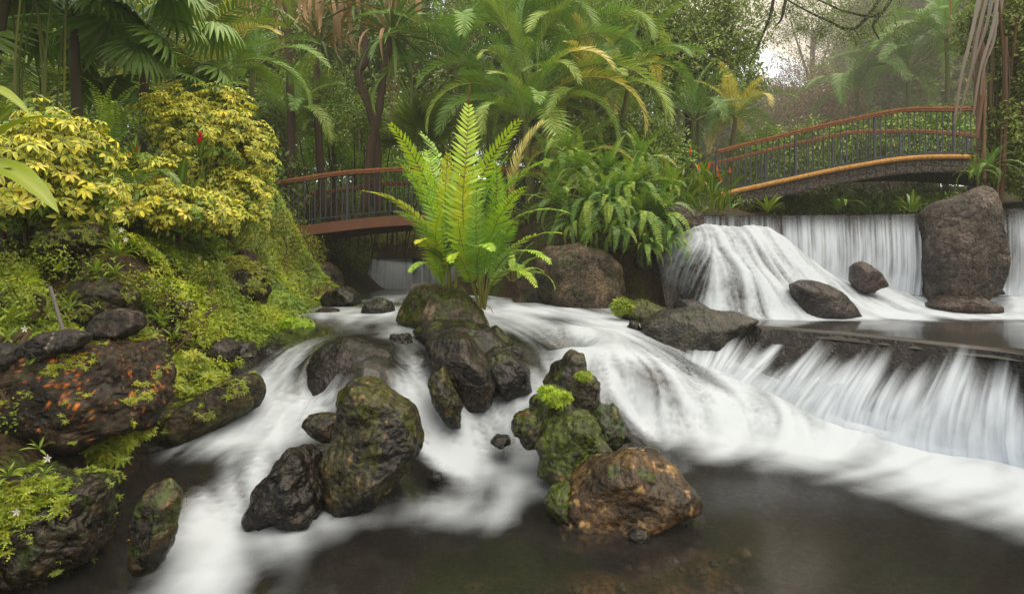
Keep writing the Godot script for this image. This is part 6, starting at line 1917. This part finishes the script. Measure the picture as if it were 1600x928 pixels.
func build_bank() -> void:
	var B := Color(0.26, 0.32, 0.015)
	moss_clump("bright spike moss hanging in a fringe on the brown ledge", [[140, 690, 3.75, 0.10, 0.06, 0.07], [175, 685, 3.8, 0.12, 0.07, 0.07], [215, 668, 3.9, 0.10, 0.06, 0.07], [160, 715, 3.75, 0.12, 0.05, 0.06], [120, 665, 3.7, 0.05, 0.03, 0.05]], 28, B, 0.7, 1301)
	moss_clump("large bright spike moss clump above the left rapid", [[290, 575, 4.85, 0.16, 0.12, 0.12], [310, 610, 4.8, 0.16, 0.10, 0.12], [270, 610, 4.7, 0.10, 0.14, 0.12], [260, 640, 4.6, 0.06, 0.06, 0.08], [335, 595, 4.95, 0.10, 0.05, 0.08]], 24, B * 0.95, 0.8, 1302)
	moss_clump("spike moss carpet on the lowest bank boulder", [[15, 790, 2.95, 0.09, 0.10, 0.06], [40, 820, 2.95, 0.07, 0.06, 0.05], [10, 850, 2.9, 0.05, 0.08, 0.05], [80, 790, 3.0, 0.08, 0.03, 0.05], [100, 770, 3.1, 0.10, 0.02, 0.05], [60, 760, 3.05, 0.08, 0.03, 0.05]], 26, B * 0.9, 0.6, 1303)
	moss_clump("rounded fresh green fern cushion at the bank foot", [[425, 475, 7.4, 0.22, 0.15, 0.15], [410, 485, 7.2, 0.16, 0.12, 0.12]], 16, Color(0.22, 0.36, 0.02), 0.9, 1304)
	moss_clump("glowing green moss cushion on the dark stream stone", [[462, 508, 6.45, 0.16, 0.07, 0.10]], 40, Color(0.30, 0.46, 0.015), 0.6, 1305)
	moss_clump("bright tuft on the mossy dark hump", [[872, 622, 4.3, 0.09, 0.045, 0.06], [855, 612, 4.35, 0.05, 0.03, 0.05]], 46, Color(0.32, 0.46, 0.02), 0.5, 1306)
	moss_clump("small bright tuft on the upright rock", [[912, 588, 4.7, 0.06, 0.03, 0.05]], 40, Color(0.26, 0.36, 0.02), 0.45, 1307)
	moss_clump("yellow-green plant on the low mossy hump", [[972, 480, 7.35, 0.11, 0.09, 0.08]], 26, Color(0.24, 0.32, 0.02), 0.8, 1308)
	# trailing green cover on the bank and its upper slope
	rng.seed = 1320
	var places := [[], [], []]
	var cols := [[], [], []]
	var leafy := [[], [], []]
	var leafyc := [[], [], []]
	for k in 42000:
		var x := r(-4.3, -1.9)
		var z := r(-3.2, -11.5)
		var e := 1e-3
		var y := ground_at(x, z)
		var pat := n_big.get_noise_3d(x * 1.1, 0, z * 1.1) + 0.6 * n_mid.get_noise_3d(x * 5.0, 3.0, z * 5.0)
		var up := clampf((y - 0.75) * 1.2, -0.4, 1.0)
		var far := clampf((-z - 5.2) * 0.5, 0.0, 0.8)
		if y < 0.5 or pat + up * 0.25 + far < 0.12 + r(-0.15, 0.15):
			continue
		var gx := (ground_at(x + 0.05, z) - y) / 0.05
		var gz := (ground_at(x, z + 0.05) - y) / 0.05
		var n := Vector3(-gx, 1, -gz).normalized()
		var yy := (n + Vector3(r(-0.5, 0.5), r(0.0, 0.5), r(-0.5, 0.5))).normalized()
		var xx := yy.cross(Vector3(r(-1, 1), r(-1, 1), r(-1, 1))).normalized()
		var s := r(0.6, 1.5) * (1.0 + far * 0.6)
		var w := rng.randi() % 3
		var where := Vector3(x, y + 0.02 + r(0, 0.06), z)
		var hue := n_mid.get_noise_3d(x * 3.0, 9.0, z * 3.0)
		var c := tint(lerp_c(Color(0.10, 0.19, 0.012), Color(0.36, 0.44, 0.02), hue + 0.5), 0.35)
		if rng.randf() < 0.3:
			s = r(0.10, 0.22)
			leafy[w].append(Transform3D(Basis(xx * s, yy * s, xx.cross(yy) * s), where))
			leafyc[w].append(c)
		else:
			places[w].append(Transform3D(Basis(xx * s, yy * s, xx.cross(yy) * s), where))
			cols[w].append(c)
	for w in 3:
		var mm := many("ground_cover", F.tuft[w], M.leaf, places[w], cols[w], null, Vector3.ZERO)
		mm.set_meta("label", "low trailing green plants covering the left bank")
		mm = many("ground_cover", F.spray[w], M.leaf, leafy[w], leafyc[w], null, Vector3.ZERO)
		mm.set_meta("label", "small leafy seedlings covering the left bank")
	shrub("creeper_mound", "mound of fine trailing creepers below the end of the steel bridge", "creeper", [[405, 345, 8.2, 0.4, 0.25, 0.3], [440, 372, 9.0, 0.4, 0.35, 0.3], [385, 390, 7.7, 0.35, 0.25, 0.25], [450, 425, 9.3, 0.35, 0.3, 0.3], [420, 420, 8.4, 0.3, 0.25, 0.25], [465, 400, 10.2, 0.4, 0.4, 0.3], [340, 370, 7.0, 0.35, 0.16, 0.25]], 60, "fine", Color(0.22, 0.25, 0.02), 0.32, 1330)
	shrub("creeper_mound", "bright leafy creepers spilling down the middle of the bank", "creeper", [[235, 450, 5.0, 0.25, 0.12, 0.2], [275, 500, 5.1, 0.22, 0.14, 0.15], [300, 520, 5.4, 0.2, 0.1, 0.15], [330, 480, 5.9, 0.28, 0.12, 0.2], [260, 560, 4.75, 0.14, 0.1, 0.12], [300, 430, 6.0, 0.3, 0.12, 0.2]], 90, "fine", Color(0.30, 0.36, 0.02), 0.26, 1331)
	shrub("creeper_mound", "leafy creepers at the near top of the left bank", "creeper", [[30, 400, 4.5, 0.3, 0.12, 0.2], [110, 400, 4.7, 0.3, 0.1, 0.2], [40, 460, 4.1, 0.2, 0.1, 0.15], [10, 640, 3.45, 0.1, 0.1, 0.1]], 50, "fine", Color(0.20, 0.27, 0.02), 0.26, 1332)
	# leafy rosettes: [x, y, d, leaves, length, label]
	for q in [
		[185, 400, 4.6, 26, 0.17, "tall serrated plant with white star flowers on the bank top"], [150, 425, 4.4, 16, 0.11, "bright serrated plant below the tall flowering one"], [178, 428, 4.4, 16, 0.11, "bright serrated plant left of the bank fern"], [90, 425, 4.3, 14, 0.10, "pale serrated plant beside the old twigs"],
		[108, 482, 4.05, 14, 0.13, "upright serrated plant beside the grey stake"], [150, 480, 3.95, 10, 0.06, "tiny serrated plant on the dark mossy boulder"], [60, 702, 3.1, 9, 0.075, "star-flowered seedling on the brown ledge"], [68, 742, 3.05, 9, 0.06, "round-leaved seedling below the star flower"], [12, 745, 2.95, 12, 0.09, "serrated plant hanging at the near bank edge"], [15, 800, 2.9, 12, 0.10, "flowering serrated plant on the lowest boulder"],
		[230, 470, 4.85, 16, 0.12, "leafy plant in the middle of the bank"], [250, 500, 4.75, 16, 0.12, "leafy plant above the spike moss clump"], [255, 455, 5.0, 18, 0.13, "larger leafy plant near the bank top"], [270, 530, 4.8, 14, 0.12, "leafy plant just over the large spike moss"], [225, 440, 5.0, 16, 0.12, "leafy plant behind the rounded stone"], [240, 545, 4.6, 12, 0.10, "small leafy plant by the orange boulder edge"], [15, 500, 3.85, 14, 0.13, "dark leafy plant at the bank's near corner"], [10, 530, 3.7, 10, 0.10, "low leafy plant beside the pale lichen stone"], [300, 545, 5.1, 14, 0.11, "leafy plant leaning to the smooth grey stone"], [45, 570, 3.5, 8, 0.05, "small seedling on the orange boulder"], [330, 390, 6.4, 16, 0.14, "leafy plant under the tall yellow bush"],
	]:
		clump("bank_plant", q[5], "plant", at(q[0], q[1], q[2]), "lance", [0, 1, 3], q[3], q[4], 1400 + int(q[0]) + int(q[1]), 1.2, -0.25, M.leaf)
	# white star flowers
	for q in [[189, 360, 4.55, "white star flower above the tall serrated plant"], [196, 374, 4.5, "small white star flower on the serrated plant"], [38, 514, 3.55, "white star flower lying above the pale lichen stone"], [74, 716, 3.02, "drooping white star flower on the ledge"], [25, 800, 2.85, "white star flower on the lowest boulder"], [312, 403, 6.2, "far white star flower on the green slope"], [420, 348, 8.0, "tiny white flower high on the green bank"]]:
		var b := MB.new()
		for k in 5:
			var th := TAU * k / 5.0 + 0.3
			var out := Vector3(cos(th), sin(th), 0.25)
			var sd2 := Vector3(-sin(th), cos(th), 0) * 0.005
			var c := Color(0.8, 0.78, 0.8)
			var a := b.p(Vector3.ZERO, c)
			var e := b.p(out * 0.011 + sd2, c)
			var f := b.p(out * 0.023, c)
			var g := b.p(out * 0.011 - sd2, c)
			b.quad(a, e, f, g)
		var o := put("star_flower", b.done(), M.petal)
		o.position = at(q[0], q[1], q[2])
		tag(o, q[3], "flower")
	# grey stake
	var s := MB.new()
	tube(s, [at(98, 518, 3.9) - at(98, 518, 3.9), at(77, 448, 4.0) - at(98, 518, 3.9)], [0.011, 0.011], 8, Color(0.13, 0.125, 0.12))
	var st := put("stake", s.done(true), M.bark)
	st.position = at(98, 518, 3.9)
	tag(st, "short grey stake leaning on the bank", "stake")
	# orange lichen crusts on the big boulder
	# fallen leaves
	for q in [[472, 632, 4.5, Color(0.5, 0.14, 0.04), 0.07, "orange fallen leaf in the left rapid"], [178, 760, 3.45, Color(0.5, 0.3, 0.02), 0.05, "yellow leaf caught beside the slab rock"], [178, 804, 3.15, Color(0.35, 0.42, 0.02), 0.045, "yellow-green leaf on the wet rock face"], [196, 846, 3.05, Color(0.5, 0.16, 0.02), 0.05, "orange leaf stuck by the slab rock"]]:
		var lf := blade(q[4], q[4] * 0.45, 0.4, 0.2, q[3], q[3] * 0.8, int(q[0]), 0.0, 5)
		var o := thing("fallen_leaf", q[5], "leaf", at(q[0], q[1], q[2]))
		grow("blade", lf, M.leaf_dull, o, o.position, o.position + Vector3(0.03, 0.015, 0.02), 0.3)
	var tw := MB.new()
	var a0 := at(508, 503, 7.2)
	tube(tw, smooth_path([Vector3.ZERO, at(535, 498, 7.1) - a0, at(570, 505, 7.0) - a0], 5), [0.007, 0.008, 0.008, 0.008, 0.008, 0.008, 0.008, 0.007, 0.006, 0.005, 0.004], 5, Color(0.3, 0.12, 0.05))
	var t := put("twig", tw.done(), M.bark)
	t.position = a0
	tag(t, "curved reddish twig caught in the upper stream", "twig")
	var dl := thing("dry_leaves", "heap of dry brown leaves on the dark stream rock", "dead leaves", at(505, 462, 8.4))
	rng.seed = 1500
	for k in 14:
		var a := at(500 + r(-8, 12), 464, 8.4)
		grow("leaf", F.strap[3], M.leaf_dull, dl, a, a + Vector3(r(-0.1, 0.3), r(0.02, 0.2), r(0.0, 0.2)), r(-1, 1))


func build_materials() -> void:
	var grain := noise_tex(noise(3, 0.02, 5), 512, Color(0.5, 0.5, 0.5), Color(1, 1, 1), 0.28, 0.72)
	var bump := noise_tex(noise(4, 0.025, 6), 512, Color.BLACK, Color.WHITE, 0.15, 0.85)
	var rough := noise_tex(noise(8, 0.012, 4), 512, Color(0.4, 0.4, 0.4), Color(1, 1, 1), 0.3, 0.75)
	for q in [["wet_rock", 0.45, 0.36, 1.1], ["dry_rock", 1.0, 0.4, 1.2], ["soil", 1.0, 0.25, 1.6], ["concrete", 0.95, 0.4, 0.6]]:
		var m := mat(q[0], q[1], q[2])
		m.uv1_triplanar = true
		m.uv1_world_triplanar = true
		m.uv1_scale = Vector3(2.1, 2.1, 2.1)
		m.albedo_texture = grain
		m.heightmap_enabled = true
		m.heightmap_texture = bump
		m.heightmap_scale = q[3] * 0.75
		m.roughness_texture = rough
	var f := mat("foam", 0.75, 0.3)
	f.transparency = BaseMaterial3D.TRANSPARENCY_ALPHA
	f.backlight_enabled = true
	f.backlight = Color(0.5, 0.5, 0.5)
	var w := mat("water", 0.13, 0.4, false)
	w.albedo_color = Color(0.022, 0.021, 0.021).linear_to_srgb()
	w.albedo_color.a = 0.4
	w.transparency = BaseMaterial3D.TRANSPARENCY_ALPHA
	var p := mat("pool", 0.14, 0.42, false)
	p.albedo_color = Color(0.028, 0.026, 0.025).linear_to_srgb()
	var wd := mat("wood", 0.65, 0.35)
	wd.albedo_texture = noise_tex(noise(21, 0.02, 4), 512, Color(0.55, 0.52, 0.5), Color(1, 1, 1), 0.25, 0.7)
	wd.uv1_triplanar = true
	wd.uv1_world_triplanar = true
	wd.uv1_scale = Vector3(1.2, 9.0, 9.0)
	mat("steel", 0.5, 0.5)
	mat("steel_paint", 0.55, 0.45)
	for q in [["leaf", 0.42, 0.5, 0.75], ["leaf_dull", 0.6, 0.35, 0.6], ["leaf_glossy", 0.3, 0.5, 0.6], ["petal", 0.5, 0.3, 0.7]]:
		var m := mat(q[0], q[1], q[2])
		m.backlight_enabled = true
		m.backlight = Color(q[3], q[3], q[3] * 0.55)
	mat("bark", 0.9, 0.25)


func build_light() -> void:
	var cam := Camera3D.new()
	cam.name = "camera"
	add_child(cam)
	cam.position = Vector3(0, 1.5, 0)
	cam.projection = Camera3D.PROJECTION_FRUSTUM
	cam.near = 0.1
	cam.far = 400.0
	cam.size = 0.0928
	cam.frustum_offset = Vector2(0, -0.0064)
	cam.current = true
	var sky := ProceduralSkyMaterial.new()
	sky.sky_top_color = Color(0.79, 0.84, 0.90)
	sky.sky_horizon_color = Color(0.97, 0.96, 0.94)
	sky.ground_bottom_color = Color(0.2, 0.22, 0.18)
	sky.ground_horizon_color = Color(0.6, 0.6, 0.55)
	sky.sky_curve = 0.2
	sky.sky_energy_multiplier = 1.0
	sky.sun_angle_max = 30.0
	var env := Environment.new()
	env.background_mode = Environment.BG_SKY
	env.sky = Sky.new()
	env.sky.sky_material = sky
	env.background_energy_multiplier = 0.9
	env.tonemap_mode = Environment.TONE_MAPPER_LINEAR
	env.tonemap_exposure = 2.65
	env.fog_enabled = true
	env.fog_density = 0.002
	env.fog_light_color = Color(0.93, 0.95, 0.93)
	env.volumetric_fog_enabled = true
	env.volumetric_fog_density = 0.0
	env.sdfgi_enabled = true
	env.ssao_enabled = true
	env.ssil_enabled = true
	var we := WorldEnvironment.new()
	we.name = "environment"
	we.environment = env
	add_child(we)
	var sun := DirectionalLight3D.new()
	sun.name = "sun"
	sun.light_color = Color(1.0, 0.945, 0.86)
	sun.light_energy = 0.5
	sun.light_angular_distance = 75.0
	sun.shadow_enabled = true
	add_child(sun)
	sun.look_at_from_position(Vector3(5, 12, 2), Vector3.ZERO)


func _ready() -> void:
	rng.seed = 1
	n_fine = noise(101, 1.0, 3)
	n_mid = noise(102, 0.35, 4)
	n_big = noise(103, 0.8, 3)
	n_ridge = noise(104, 0.6, 4, true)
	n_cell = noise(105, 0.7, 2, false, true)
	build_light()
	build_materials()
	var t0 := Time.get_ticks_msec()
	build_ground()
	print("ground ", Time.get_ticks_msec() - t0)
	build_water()
	print("water ", Time.get_ticks_msec() - t0)
	build_leaf_kinds()
	build_rocks()
	print("rocks ", Time.get_ticks_msec() - t0)
	build_bridges()
	print("bridges ", Time.get_ticks_msec() - t0)
	build_bank()
	print("bank ", Time.get_ticks_msec() - t0)
	build_central_fern()
	build_sword_ferns()
	build_heliconia()
	build_left_garden()
	print("left ", Time.get_ticks_msec() - t0)
	build_centre_palms()
	build_back_plants()
	print("palms ", Time.get_ticks_msec() - t0)
	build_trees()
	build_roots()
	build_mist()
	print("trees ", Time.get_ticks_msec() - t0)
